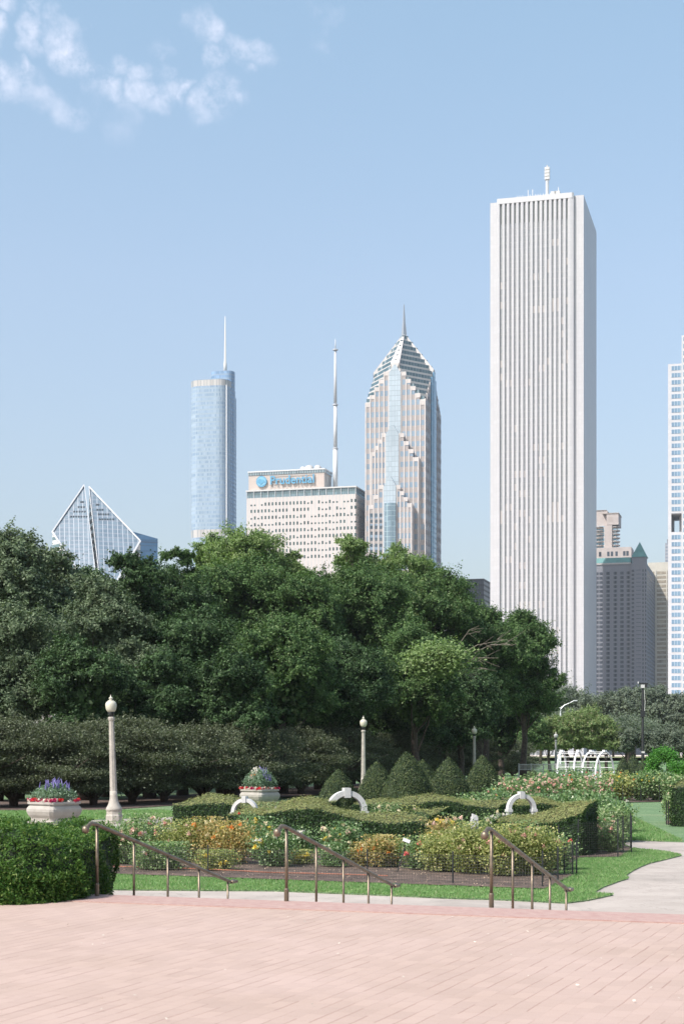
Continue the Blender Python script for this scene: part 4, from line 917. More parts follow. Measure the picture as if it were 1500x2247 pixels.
# foreground yew hedge on the left of the terrace
def near_hedge():
    def bump(x, y): return .94+.05*np.sin(x*2.3+y)+.04*np.sin(x*5.1-y*3)+.03*np.cos(y*4.7)
    def hf(x, y): return bump(x, y)*(1-.25*np.clip(np.abs(x)/2.6-.72, 0, 1)**1.5*2)
    f0 = hedge_surf(5.3, 3.9, hf, .84, .42)
    def f(A, B):
        P = f0(A, B); x, y, z = P[..., 0], P[..., 1], P[..., 2]
        e = np.clip((np.abs(x)-1.9)/.75, 0, 1); P[..., 1] = y*(1-.30*e**2)+.07*np.sin(x*3.3+z*5)+.04*np.sin(x*8+y*3); P[..., 2] = z-.16*e**2*(z-1.2).clip(0)
        P[..., 0] = x+.06*np.sin(y*4+z*6); return P
    c = Vector((-5.75, 20.85)); t = blob('yew_hedge', 'big bushy bright green yew hedge at the left edge beside the terrace steps', 'hedge', f, 90, 90, 60000, .042, (c.x, c.y, 0), 0,
        leafmat('bright_yew_needle', (.022, .060, .012), (.068, .138, .027), (.14, .20, .055), .2, .5, 3.), flop=1.1)
    rg = np.random.default_rng(2); S = f(rg.random(6500), rg.random(6500)*.72); P = []; N = []
    for s in S:   # tufts
        m = 22; s = s+rg.normal(size=3)*.03; q = s+rg.normal(size=(m, 3))*.026; P.append(q); N.append(rdir(rg, m)+[0, -.3, .5])
    leafmesh('tufts', leaves(rg, np.concatenate(P)+[0, -.02, .02], np.concatenate(N), .042, .35, 1.), leafmat('yew_tuft', (.018, .058, .010), (.095, .180, .036), (.18, .24, .065), .25, .5, 3.), t)
near_hedge()
p0 = [(-3.9, 19.95), (-2.75, 19.80), (-2.45, 20.3), (-2.0, 23.2), (-2.25, 23.3), (-2.75, 20.5), (-3.9, 20.3)]

wave = lambda pts: (lambda x, y: np.interp(x+.55*y, [p[0] for p in pts], [p[1] for p in pts]))
def wave_hedge(label, px0, px1, Ym, Wd, pts, n=26000, rz=GR, slant=.55, leaf=.07, tz=.72):
    """clipped hedge between two photo columns at depth Ym; pts = (photo x, height)"""
    Xm = X((px0+px1)/2, Ym); c, s = math.cos(rz), math.sin(rz)
    def loc(px):   # local x along the hedge for a photo column
        k = (px-CX)/F; return (k*Ym-Xm)/(c-k*s)
    x0, x1 = loc(px0), loc(px1); xs = np.array([loc(p[0]) for p in pts]); hs = np.array([p[1] for p in pts])
    X2 = np.linspace(xs.min()-2, xs.max()+2, 80); H2 = np.interp(X2, xs, hs)
    for _ in range(3): H2 = np.convolve(np.pad(H2, 3, 'edge'), np.ones(7)/7, 'valid')
    m = (x0+x1)/2
    hf = lambda x, y: np.interp(x+m+slant*y, X2, H2)+.085*y+.012*np.sin(x*7+y*5)
    L = x1-x0; ox, oy = Xm+c*m, Ym+s*m
    return blob('clipped_hedge', label, 'hedge', hedge_surf(L, Wd, hf, 0., .05), 80, 50, n, leaf, (ox, oy, 0), rz, M_yew, M_yewtop, 'wavy clipped yew hedges of the rose garden', topz=tz)
wave_hedge('wavy clipped hedge dipping in the middle, right of the middle handrail', 606, 968, 44.6, 2.1, [(606, 1.22), (650, 1.42), (700, 1.34), (760, 1.08), (830, .97), (900, 1.03), (968, 1.18)], 34000)
wave_hedge('clipped hedge with pale top at the left behind the orange rose', 415, 625, 50.5, 2.6, [(415, 1.28), (450, 1.38), (520, 1.32), (570, 1.05), (625, 1.15)], 24000)
wave_hedge('low clipped hedge just in front of the leftmost white arch', 520, 640, 46.2, 1.6, [(520, 1.10), (560, 1.16), (600, 1.02), (640, .95)], 16000)
wave_hedge('wavy hedge with a crest in the middle of the garden, before the yew cones', 790, 1118, 54., 1.9, [(700, 1.22), (850, 1.10), (900, 1.14), (955, 1.42), (1000, 1.22), (1045, 1.02), (1090, 1.12), (1118, 1.2)], 30000)
wave_hedge('clipped hedge with pale top right of the rightmost white arch', 1132, 1262, 49.0, 1.9, [(1132, 1.30), (1180, 1.40), (1225, 1.22), (1262, 1.15)], 20000)
wave_hedge('tall dark ended clipped hedge at the right corner of the rose garden', 1098, 1298, 44.2, 1.7, [(1098, .98), (1150, .94), (1200, .98), (1240, 1.20), (1280, 1.38), (1298, 1.38)], 30000)
wave_hedge('pale topped clipped hedge between the leftmost and middle white arches', 628, 730, 51.0, 1.6, [(628, 1.22), (680, 1.34), (730, 1.2)], 14000)
wave_hedge('dark yew hedge at the right edge behind the pink roses', 1482, 1640, 62., 3.0, [(1482, 1.62), (1640, 1.62)], 20000, tz=.95)

def cone(px, Y, top, r, label, n=15000, leaf=.075, k=1.0, grp='clipped yew cones'):
    H = Z(top, Y)
    def f(A, B):
        a = A*2*math.pi; rr_ = r*np.sin(np.pi/2*np.clip((1-B)/.78, 0, 1))**.78*(1+.03*np.sin(3*a+px)+.02*np.sin(B*17+a*2)); rr_ = np.where(B < .1, rr_*(.82+1.8*B), rr_)
        return np.stack([rr_*np.cos(a), rr_*np.sin(a), B*H], -1)
    return blob('yew_cone', label, 'topiary', f, 40, 30, n, leaf, (X(px, Y), Y, 0), 0, M_yewc, None, grp)
M_yewc = leafmat('cone_needle', (.024, .044, .018), (.070, .098, .036), (.12, .14, .055), .15, .5, 2.5)
cone(742, 66, 1690, .86, 'leftmost yew cone, behind the middle white arch')
cone(826, 68, 1672, .84, 'yew cone right of the middle lamp post')
cone(893, 64, 1652, 1.04, 'tallest yew cone in the middle of the group', 20000)
cone(927, 72, 1668, .80, 'yew cone half hidden behind the tallest one')
cone(984, 66, 1664, .94, 'yew cone right of the tallest one')
cone(1058, 68, 1659, .88, 'rightmost large yew cone, before the third lamp post')
cone(1168, 84, 1690, .85, 'rounded yew cone behind the pink rose mass', 8000)
g2 = 'small distant yew cones'
cone(1366, 118, 1662, .62, 'small distant yew cone, leftmost of the row below the trunks', 5000, .09, grp=g2)
cone(1389, 120, 1658, .85, 'small distant yew cone, largest of the row below the trunks', 6000, .09, grp=g2)
cone(1411, 116, 1667, .70, 'small distant yew cone before the black camera pole', 5000, .09, grp=g2)
cone(1428, 122, 1674, .70, 'small distant yew cone nearest the vine covered arch', 5000, .09, grp=g2)

# rose bushes
RL = dict(
  green=leafmat('rose_leaf', (.060, .120, .045), (.220, .310, .130), (.38, .42, .24), .25, .35, 3.),
  blue=leafmat('bluegreen_rose_leaf', (.045, .100, .038), (.175, .270, .115), (.38, .44, .26), .25, .3, 3.),
  yell=leafmat('yellowing_rose_leaf', (.110, .155, .045), (.370, .380, .150), (.55, .50, .24), .3, .4, 3.),
  orange=leafmat('autumn_rose_leaf', (.15, .165, .055), (.47, .375, .170), (.60, .34, .15), .3, .4, 2.5))
FC = dict(pink=(.78, .42, .36), palepink=(.82, .60, .50), white=(.82, .78, .68), yellow=(.85, .66, .12), red=(.70, .03, .03), cream=(.84, .74, .50), orange=(.85, .30, .06), hot=(.80, .16, .16), purple=(.15, .125, .34), magenta=(.55, .03, .14))
FM = {k: mat('petal_'+k, v, .6, .12, 40) for k, v in FC.items()}
def blossom_mesh(key):
    rg = random.Random(len(key)); mb = MB()
    for ring, (n, r, z, s) in enumerate(((6, .62, -.1, .55), (5, .36, .12, .45), (3, .12, .28, .3))):
        for k in range(n):
            a = 2*math.pi*k/n+ring*.5; d = Vector((math.cos(a), math.sin(a), 0)); e = Vector((-math.sin(a), math.cos(a), 0)); c = d*r*.35+Vector((0, 0, z-.1)); o_ = d*r+Vector((0, 0, z+.18*(ring+.6)))
            mb.add([c, c+e*s*.5+d*.15, o_+e*s*.32, o_+d*s*.22, o_-e*s*.32, c-e*s*.5+d*.15], [(0, 1, 2, 3), (0, 3, 4, 5)])
    me = bpy.data.meshes.new('blossom'); me.from_pydata(mb.v, [], mb.f); me.materials.append(FM[key]); return me
BM = {k: blossom_mesh(k) for k in FC}
def rose(px, Y, top, half, mk, fl, label, seed, n=2600, leaf=.058, z0=.06, grp='rose bushes in the garden beds', cat='rose bush', bs=.098, dp=None, low=.1, name='rose_bush'):
    """fl = list of (blossom colour, count)"""
    H = (Z(top, Y)-z0)*(.93 if Y < 43 else 1.); rx = half/F*Y; ry = dp or rx*.8; rg = np.random.default_rng(seed); t = thing(name, label, cat, (X(px, Y), Y, z0), 0, grp)
    nc = max(12, int(16+26*rx)); mb = MB(); P = []; N = []; tips = []
    n = int(n*(1.9 if Y < 50 else 1.35)); per = n//nc
    for k in range(nc):
        a = rg.uniform(0, 6.28); q = math.sqrt(rg.random()); tip = Vector((rx*q*math.cos(a), ry*q*math.sin(a), H*(.68+.32*rg.random()-.18*q))); b0 = Vector((tip.x*.25, tip.y*.25, 0)); mid = b0.lerp(tip, .5)+Vector((rg.normal(0, .05), rg.normal(0, .05), .08*H))
        mb.tube([b0, mid, tip], [.012, .009, .004], 4, False); tips.append(tip)
        f = rg.random(per)**.75*(1-low)+low
        p0_, p1_, p2_ = np.array(b0), np.array(mid), np.array(tip); C = ((1-f)**2)[:, None]*p0_+(2*f*(1-f))[:, None]*p1_+(f**2)[:, None]*p2_
        r_ = .06+.13*np.sqrt(f)*min(1.4, rx+.3); P.append(C+rg.normal(size=(per, 3))*r_[:, None]); N.append(rdir(rg, per)+[0, -.2, .6])
    P = np.concatenate(P); P[:, 2] = np.maximum(P[:, 2], .05); P[:, 2] = np.minimum(P[:, 2], H+.05)
    leafmesh('foliage', leaves(rg, P, np.concatenate(N), leaf, .62, .8), RL[mk], t); mb.build('stems', M_stem, t)
    for (c, cnt) in fl:
        for k in range(cnt):
            if k < len(tips)*.7 and rg.random() < .6: p = tips[rg.integers(len(tips))]+Vector((rg.normal(0, .05), rg.normal(0, .05), rg.uniform(-.02, .07)))
            else:
                a = rg.uniform(0, 6.28); q = math.sqrt(rg.random()); p = Vector((rx*q*math.cos(a), -abs(ry*q*math.sin(a)), H*rg.uniform(.45, 1.03)*(1-.15*q)))
                p.y -= .08
            o = bpy.data.objects.new('blossom', BM[c]); COL.objects.link(o); o.parent = t; o.location = p; o.rotation_euler = (rg.uniform(-.2, 1.1), rg.uniform(-.5, .5), rg.uniform(0, 6)); o.scale = (bs*rg.uniform(.7, 1.25),)*3
    return t
M_stem = mat('rose_stem', (.16, .20, .08), .8, .2, 5)
R_ = rose
R_(275, 39.8, 1800, 58, 'green', [('palepink', 16), ('pink', 12)], 'pale pink flowered rose bush at the left end beside the big yew hedge', 1, 4200)
R_(330, 41.5, 1782, 66, 'green', [('palepink', 20), ('pink', 14)], 'pink flowered rose bush behind the near handrail', 2, 5200)
R_(400, 40.5, 1796, 54, 'yell', [('palepink', 7)], 'tangled yellow green rose bush behind the near handrail', 3, 4200)
R_(345, 37.9, 1850, 62, 'green', [('white', 5), ('pink', 3)], 'low green rose bush touching the wire fence behind the near handrail', 4, 4600)
R_(452, 40.4, 1790, 48, 'orange', [('orange', 5), ('cream', 6)], 'rose bush turned orange and gold, left half of the orange pair', 5, 4600)
R_(512, 39.8, 1800, 46, 'orange', [('orange', 7), ('yellow', 5)], 'rose bush turned orange and gold, right half of the orange pair', 6, 4400)
R_(478, 37.6, 1868, 36, 'yell', [('yellow', 4)], 'low yellow leaved rose bush leaning on the wire fence', 7, 2200)
R_(572, 41.5, 1790, 42, 'blue', [('yellow', 8), ('cream', 9)], 'rose bush with yellow blooms left of the middle handrail top', 8, 3600)
R_(598, 38.8, 1818, 42, 'blue', [('cream', 8), ('yellow', 4), ('white', 5)], 'cream and yellow rose bush just left of the middle handrail', 9, 3600)
R_(655, 41.0, 1812, 24, 'blue', [('white', 6), ('cream', 3)], 'tall thin rose bush against the wavy hedge at the middle handrail', 10, 1500)
R_(655, 39.6, 1868, 22, 'yell', [('yellow', 5)], 'small yellowing rose bush at the foot of the middle handrail', 11, 1100)
R_(752, 39.8, 1802, 44, 'blue', [('cream', 12), ('yellow', 4), ('palepink', 8)], 'rose bush with one big yellow bloom beside the dip of the wavy hedge', 12, 3600)
R_(730, 38.7, 1852, 30, 'blue', [('cream', 4)], 'low dark green rose bush under the middle handrail slope', 13, 1500)
R_(793, 39.0, 1850, 26, 'orange', [('orange', 3)], 'thin orange leaved rose bush below the wavy hedge', 14, 1100)
R_(838, 38.6, 1832, 38, 'orange', [('cream', 5), ('orange', 3)], 'sparse golden rose bush left of the white plant label', 15, 2100, low=.35)
R_(868, 38.8, 1840, 22, 'yell', [('cream', 3)], 'sparse yellowing rose bush touching the white plant label', 16, 1100, low=.35)
R_(916, 37.8, 1834, 32, 'green', [('hot', 3), ('red', 3), ('orange', 2)], 'red and coral flowered rose bush right of the white plant label', 17, 2300)
R_(975, 37.2, 1822, 48, 'yell', [('cream', 4)], 'dense yellow green rose bush right of the red flowered one', 18, 5200)
R_(1040, 36.6, 1800, 54, 'yell', [('palepink', 8)], 'dense yellow green rose bush left of the far right handrail', 19, 6200)
R_(1110, 35.9, 1806, 52, 'yell', [('pink', 8), ('palepink', 6)], 'dense pink dotted rose bush behind the right handrail', 20, 6200)
R_(1175, 36.2, 1812, 46, 'yell', [('pink', 10), ('hot', 5)], 'pink topped rose bush at the right front corner of the wire fence', 21, 5200)
R_(1222, 37.8, 1828, 28, 'green', [('hot', 7), ('pink', 5)], 'narrow coral pink rose bush at the fence corner', 22, 2600)
R_(1150, 42.0, 1800, 40, 'green', [('pink', 14), ('palepink', 8)], 'coral pink rose bush before the right corner hedge', 23, 2600)
R_(965, 41.3, 1788, 28, 'orange', [('yellow', 6), ('cream', 6), ('palepink', 6)], 'rose bush with cream blooms at the right end of the wavy hedge', 24, 2200)
R_(1000, 42.5, 1782, 32, 'green', [('palepink', 12)], 'pinkish rose bush left of the stone pedestal', 25, 2200)
R_(1085, 46.5, 1782, 28, 'green', [('white', 14), ('cream', 6)], 'white flowered rose bush right of the stone pedestal', 26, 1800)
R_(1320, 46.6, 1792, 40, 'green', [('palepink', 16), ('pink', 8)], 'pale pink rose bush spilling right of the dark ended hedge', 27, 4000)
R_(1340, 44.6, 1812, 26, 'green', [('pink', 8)], 'pink rose bush at the tall corner fence posts', 28, 2000)
R_(840, 49.8, 1766, 44, 'green', [('cream', 14)], 'light green rose bush behind the dip of the wavy hedge', 29, 2600)
R_(905, 50.5, 1772, 34, 'yell', [('cream', 8), ('palepink', 4)], 'light rose bush behind the right half of the wavy hedge', 30, 2000)
R_(645, 48.6, 1770, 34, 'green', [('white', 12), ('palepink', 10)], 'white and pink rose bush right of the leftmost white arch', 31, 2000)
R_(592, 49.0, 1766, 22, 'green', [('white', 10), ('cream', 5)], 'white rose bush just right of the leftmost white arch', 32, 1200)
R_(546, 44.5, 1770, 14, 'green', [('red', 2)], 'single red rose standing before the leftmost white arch', 33, 500)
# middle and far beds
for i, (px, Y, top, half, mk, fl, lab) in enumerate((
  (1085, 60, 1722, 30, 'blue', [('yellow', 5), ('pink', 10)], 'tall rose behind the crest hedge, right of the yew cones'),
  (1020, 58, 1742, 30, 'green', [('yellow', 8), ('cream', 6)], 'yellow rose bush at the foot of the yew cones'),
  (1130, 64, 1702, 40, 'green', [('palepink', 55), ('pink', 30)], 'pink covered rose bush at the left end of the pink mass'),
  (1185, 66, 1698, 42, 'green', [('palepink', 60), ('pink', 30)], 'pink covered rose bush below the rounded yew cone'),
  (1245, 66, 1694, 42, 'green', [('palepink', 60), ('pink', 30), ('orange', 6)], 'pink covered rose bush below the left barrel arbor'),
  (1305, 65, 1696, 40, 'green', [('palepink', 60), ('pink', 35)], 'pink covered rose bush below the right barrel arbor'),
  (1165, 58, 1748, 40, 'blue', [('red', 6), ('palepink', 8)], 'dark green rose bush behind the rightmost white arch'),
  (1225, 58, 1738, 44, 'blue', [('palepink', 5)], 'blue green rose bush right of the rightmost white arch'),
  (1285, 57, 1738, 44, 'blue', [('palepink', 3)], 'blue green rose bush above the dark ended hedge'),
  (1335, 56, 1745, 40, 'blue', [('white', 4)], 'blue green rose bush beside the right hand lawn'),
  (1345, 51, 1768, 34, 'green', [('palepink', 10)], 'green rose bush leaning over the tall corner fence'),
  (1365, 94, 1692, 34, 'yell', [('yellow', 18), ('orange', 6)], 'yellow flowered rose bush right of the barrel arbors'),
  (1405, 94, 1694, 34, 'green', [('cream', 10), ('yellow', 6)], 'tall rose bush at the back of the right hand lawn'),
  (1445, 94, 1692, 34, 'green', [('cream', 9), ('yellow', 9)], 'yellow green rose bush before the vine covered arch'),
  (1485, 93, 1700, 36, 'green', [('cream', 6)], 'tall rose bush at the right end of the far bed'),
  (1478, 64.5, 1738, 20, 'green', [('palepink', 22), ('pink', 10)], 'pale pink rose bush at the right edge beside the dark hedge'),
  (1330, 100, 1690, 24, 'green', [('pink', 14), ('palepink', 14)], 'pink rose bush behind the right barrel arbor leg'),
  (1095, 76, 1702, 26, 'green', [('palepink', 20), ('pink', 8)], 'pink rose bush just right of the large yew cones'),
  (1208, 88, 1690, 34, 'blue', [], 'low dark shrub before the left barrel arbor'),
  (1262, 88, 1688, 34, 'blue', [('hot', 8)], 'low dark shrub between the two barrel arbors'))):
    R_(px, Y, top, half, mk, fl, lab, 60+i, 4200 if Y < 80 else 3200, .10 if Y < 80 else .14, bs=.085 if Y < 80 else .1, dp=1.1)

# ------------------------------------------------------------------ wire mesh fence with posts
def fence(name, pts, h, label, step=.06):
    t = thing(name, label, 'fence', (pts[0][0], pts[0][1], 0)); ox, oy = pts[0]
    wires = MB(); tk = .003
    for (a, b) in zip(pts[:-1], pts[1:]):
        a, b = Vector((a[0]-ox, a[1]-oy, .04)), Vector((b[0]-ox, b[1]-oy, .04)); L = (b-a).length; d = (b-a)/L; nrm = Vector((-d.y, d.x, 0))
        n = int(L/step)
        for k in range(n+1):
            p = a+d*(L*k/n); q = d*tk; wires.add([p-q, p+q, p+q+Vector((0, 0, h)), p-q+Vector((0, 0, h))], [(0, 1, 2, 3)])
        for k in range(int(h/step)+1):
            z = Vector((0, 0, k*step)); e = Vector((0, 0, tk)); wires.add([a+z-e, b+z-e, b+z+e, a+z+e], [(0, 1, 2, 3)])
    wires.build('wire_mesh', M_wire, t)
    for i, (x, y) in enumerate(pts):
        MB().tube([(x-ox, y-oy, 0), (x-ox, y-oy, h+.10)], .018, 6).build('fence_post', M_black, t)
    return t
M_wire = mat('dark_wire', (.045, .045, .04), .6)
A_ = (4.07, 32.96)
fr = [(A_[0]-1.95*k*.905, A_[1]+1.95*k*.42) for k in range(7)][::-1]
fence('wire_fence', fr, .62, 'low black wire mesh fence along the front of the rose bed')
fence('wire_fence', [A_, (4.6, 34.6), (5.15, 36.3), (5.0, 36.5), (5.28, 36.55)], .68, 'low black wire mesh fence returning along the right corner of the front bed')
fence('wire_fence', [(5.2, 39), (6.15, 42.25), (7.22, 42.5), (7.65, 44.2), (7.95, 44.6), (8.25, 46.4), (8.5, 52)], .95, 'taller black wire mesh fence around the rear bed by the lawn')
fence('wire_fence', [(G(1461,1811)[0], G(1461,1811)[1]), (G(1466,1812)[0], G(1466,1812)[1]), (13.6, 62.3)], .85, 'black wire mesh fence before the roses at the right edge', .09)
fence('wire_fence', [(G(1370,1762)[0], 92.2), (G(1409,1762)[0], 92), (G(1450,1762)[0], 92), (19, 92)], .9, 'thin wire fence before the far right rose bed', .15)
tag(MB().tube([(-6.3, 38.7, .09), (-3.2, 37.4, .10), (-1.6, 36.5, .085), (-.4, 35.9, .1), (1.0, 35.4, .09)], .014, 6).build('irrigation_hose', M_redpipe), 'thin rusty red hose lying on the soil behind the wire fence', 'hose')
t = thing('plant_label', 'small white plant label on a tilted black stake in the rose bed', 'sign', (X(871, 36.9), 36.9, .06))
MB().tube([(0, 0, 0), (.19, 0, .62)], .012, 6).build('stake', M_black, t)
lb = MB().box(-.085, .085, -.006, .006, -.045, .045).build('plate', M_white, t); lb.location = (.21, -.02, .72); lb.rotation_euler = (R(-35), R(22), 0)

# ------------------------------------------------------------------ handrails
def handrail(x0, y0, label):
    t = thing('handrail', label, 'handrail', (x0, y0, TZ), -math.atan2(VD.x, VD.y)+math.pi/2-math.pi/2, 'bronze handrails on the steps')
    # local y runs down the steps
    L, drop, hh = 3.86, .97, .87
    rail = [(-.0, -.24, hh-.03), (0, -.20, hh+.0), (0, -.12, hh+.035), (0, 0, hh+.02)]+[(0, L*k/8, hh+.02-drop*k/8) for k in range(1, 9)]+[(0, L+.10, hh-drop-.01), (0, L+.22, hh-drop+.0)]
    mb = MB(); pts = [Vector(p) for p in rail]
    for (a, b) in ((0, 0),): pass
    mb.tube(pts, [.0255]*len(pts), 10); mb.build('rail', M_bronze, t, True)
    MB().lathe([(.01, -.05), (.036, -.035), (.048, 0), (.036, .035), (.01, .05)], 12).build('rail_scroll', M_bronze, t, True).location = (0, -.25, hh-.035)
    MB().box(-.05, .05, -.09, .09, -.022, .022).build('rail_end', M_bronze, t, bevel=.01).location = (0, L+.18, hh-drop-.01)
    for k in range(5):
        y = .03+(L-.02)*k/4; st = min(NST, max(0, math.ceil((y-.02)/.62))) if y > .02 else 0
        zb = -TZ*st/NST; zt_ = hh-.0-drop*y/L
        if k == 0: zb = 0
        MB().tube([(0, y, zb), (0, y, zt_)], .0165 if k else .020, 8).build('post', M_bronze, t, True)
        MB().lathe([(.028, zb), (.028, zb+.15), (.021, zb+.165)], 10, (0, y)).build('post_sleeve', M_bronze, t)
    return t
handrail(-3.01, 19.85, 'bronze handrail nearest the big yew hedge on the left')
handrail(-.665, 19.12, 'middle bronze handrail before the yellow roses')
handrail(1.69, 18.45, 'right bronze handrail before the dense green rose bush')

# ------------------------------------------------------------------ lamps
def lamp(px, pyb, label, Y=None, lean=0., dark=False):
    Y = Y or F*EYE/(pyb-HY); t = thing('street_lamp', label, 'street lamp', (X(px, Y), Y, 0), .3, 'concrete park lamps with acorn globes'); t.rotation_euler = (0, lean, .3)
    c = mat('grey_lamp', (.25, .26, .25), .7) if dark else M_lampconc
    MB().lathe([(.34, 0), (.34, .32), (.31, .38), (.31, .50)], 8).build('plinth', c, t)
    MB().lathe([(.30, .50), (.33, .55), (.31, .62), (.22, .78), (.165, .95), (.15, 1.1), (.145, 1.3)], 12).build('base_flare', c, t, True)
    MB().lathe([(.145, 1.3), (.105, 4.05), (.125, 4.08), (.14, 4.16), (.12, 4.22)], 8).build('shaft', c, t)
    MB().lathe([(.085, 4.22), (.10, 4.30), (.13, 4.36), (.13, 4.41)], 12).build('collar', M_black, t, True)
    MB().lathe([(.10, 4.41), (.155, 4.43), (.195, 4.50), (.217, 4.60), (.222, 4.69), (.205, 4.77), (.16, 4.82), (.12, 4.84)], 20).build('globe', M_globe if not dark else mat('grey_globe', (.4, .4, .38), .4), t, True)
    MB().lathe([(.125, 4.845), (.12, 4.87), (.06, 4.885), (.05, 4.92), (.085, 4.94), (.08, 4.965), (.04, 4.99), (.018, 5.03), (.008, 5.09)], 16).build('finial', M_globe, t, True)
lamp(251, 1808, 'nearest and tallest concrete lamp post with cream globe, left side', lean=-.029)
lamp(797, 1752, 'middle concrete lamp post rising beside the leftmost yew cone', 99)
lamp(1040, 1727, 'third concrete lamp post rising behind the rightmost large yew cone', 134)
lamp(1219, 1712, 'dull grey lamp post at the left side of the white barrel arbors', 170, dark=True)
lamp(1436, 1700, 'small far lamp post left of the vine covered arch', 215)
# double armed street light
Y = 230; t = thing('street_light', 'tall silver street light with two curved arms above the far trees', 'street light', (X(1229, Y), Y, terrain(Y)))
zt = Z(1556, Y)-terrain(Y); ax = (1264-1229)/F*Y; az = (1556-1538)/F*Y
M_silver = mat('silver_pole', (.72, .73, .74), .4, .04, metal=.3)
MB().tube([(0, 0, 0), (0, 0, zt+.1)], [.14, .09], 8).build('pole', M_silver, t)
for sx, w_ in ((-.52, 1.), (1, .9)):
    MB().tube([(0, 0, zt), (sx*ax*.25, 0, zt+az*.45), (sx*ax*.6, 0, zt+az*.75), (sx*ax*.85, 0, zt+az)], [.08, .07, .06, .05], 6).build('arm', M_silver, t)
    MB().box(sx*ax*.82, sx*ax*1.05, -.12, .12, zt+az-.06, zt+az+.1).build('lamp_head', M_silver, t)
# black pole with camera box
Y = 125; t = thing('camera_pole', 'tall black pole with a white camera box on top, right side', 'pole', (X(1409.5, Y), Y, 0)); z = lambda p: Z(p, Y)
MB().tube([(0, 0, 0), (0, 0, z(1506))], [.13, .09], 8).build('pole', M_black, t)
MB().box(-.32, .42, -.05, .05, z(1500)-.05, z(1500)+.05).build('crossarm', M_black, t); MB().box(-.14, .12, -.18, .1, z(1510), z(1503)).build('camera_box', M_white, t)
MB().box(.14, .34, -.15, .12, z(1509), z(1499)).build('siren_horn', M_black, t); MB().box(-.16, .16, -.14, .14, z(1574), z(1560)).build('junction_box', M_black, t)
MB().tube([(-.34, 0, z(1500)), (-.34, 0, z(1496))], .05, 6).build('sensor', M_whitemetal, t); MB().tube([(.12, -.1, z(1560)), (.16, -.12, z(1540)), (.1, -.1, z(1515))], .02, 5).build('cable', M_white, t)
MB().box(-.12, .12, -.145, -.12, z(1653), z(1649)).build('band', M_white, t)

# ------------------------------------------------------------------ planters
def planter(px, Y, label, flab, seed, tall):
    t = thing('stone_planter', label, 'planter', (X(px, Y), Y, 0), R(-41), 'square stone planters')
    prof = [(.70, 0), (.72, .04), (.69, .12), (.70, .20), (.78, .32), (.83, .46), (.83, .56), (.78, .66), (.73, .71), (.74, .74), (.80, .76), (.80, .84), (.76, .85), (.70, .852), (.70, .78), (.05, .78)]
    b = MB().lathe(prof, 40, square=True).build('trough', M_concrete, t)
    rg = np.random.default_rng(seed)
    f = thing('potted_flowers', flab, 'flowers', (X(px, Y), Y, .78), R(-41), 'flower displays in the stone planters')
    n = 9500; P = []; N = []; H = .78 if not tall else 1.15
    q = rg.uniform(-.66, .66, (n, 2)); ed = np.max(np.abs(q), 1)/.66; hh = (H*(1-.62*ed**2.6))*(rg.random(n)**.5); P = np.column_stack([q, .03+hh]); P[:, :2] += rg.normal(size=(n, 2))*.05
    leafmesh('foliage', leaves(rg, P, rdir(rg, n)+[0, 0, .4], .085, .42, .9), M_dusty, f)
    for k in range(34 if not tall else 12):
        a, b_ = rg.uniform(-.5, .5, 2) if not tall else rg.uniform([.1, -.5], [.62, .3]); h = H*(1-.6*(max(abs(a), abs(b_))/.66)**2)*.85+.05
        l = MB().tube([(0, 0, 0), (rg.normal(0, .03), rg.normal(0, .03), .12), (rg.normal(0, .06), rg.normal(0, .06), .34)], [.030, .026, .008], 5).build('salvia_spike', FM['purple'], f); l.location = (a, b_, h)
    for k in range(100):
        s = k % 4; u = rg.uniform(-.74, .74); w_ = rg.uniform(.62, .76); p = [(u, -w_), (w_, u), (u, -w_), (-w_, u)][s]
        c = ['magenta', 'white', 'magenta', 'red', 'palepink'][rg.integers(5)]
        o = bpy.data.objects.new('petunia', BM[c]); COL.objects.link(o); o.parent = f; o.location = (p[0], p[1], rg.uniform(.06, .16)); o.rotation_euler = (rg.uniform(.2, 1.2), 0, rg.uniform(0, 6)); o.scale = (.125,)*3
    if tall:
        for k in range(95):
            a = rg.uniform(0, 6.28); r_ = .48*math.sqrt(rg.random()); o = bpy.data.objects.new('white_bloom', BM['white'] if rg.random() < .9 else BM['orange']); COL.objects.link(o); o.parent = f
            o.location = (r_*math.cos(a)-.1, r_*math.sin(a)-.1, .3+.95*(1-(r_/.6)**2)*rg.uniform(.6, 1.05)); o.rotation_euler = (rg.uniform(.2, 1.2), 0, rg.uniform(0, 6)); o.scale = (.105,)*3
    else:
        MB().tube([(.05, 0, .4), (.02, 0, .62), (.0, 0, .8)], [.012, .01, .006], 5).build('tall_stem', M_stem, f)
    return t
M_dusty = leafmat('dusty_leaf', (.075, .14, .075), (.22, .31, .21), (.34, .42, .34), .2, .5, 4)
planter(119, 64.8, 'square bulging stone planter on the path at the left', 'purple salvia over red and white petunias in the left stone planter', 41, False)
planter(570, 87.5, 'square bulging stone planter partly hidden by the leftmost white arch', 'white flowers over red petunias in the stone planter behind the leftmost arch', 42, True)

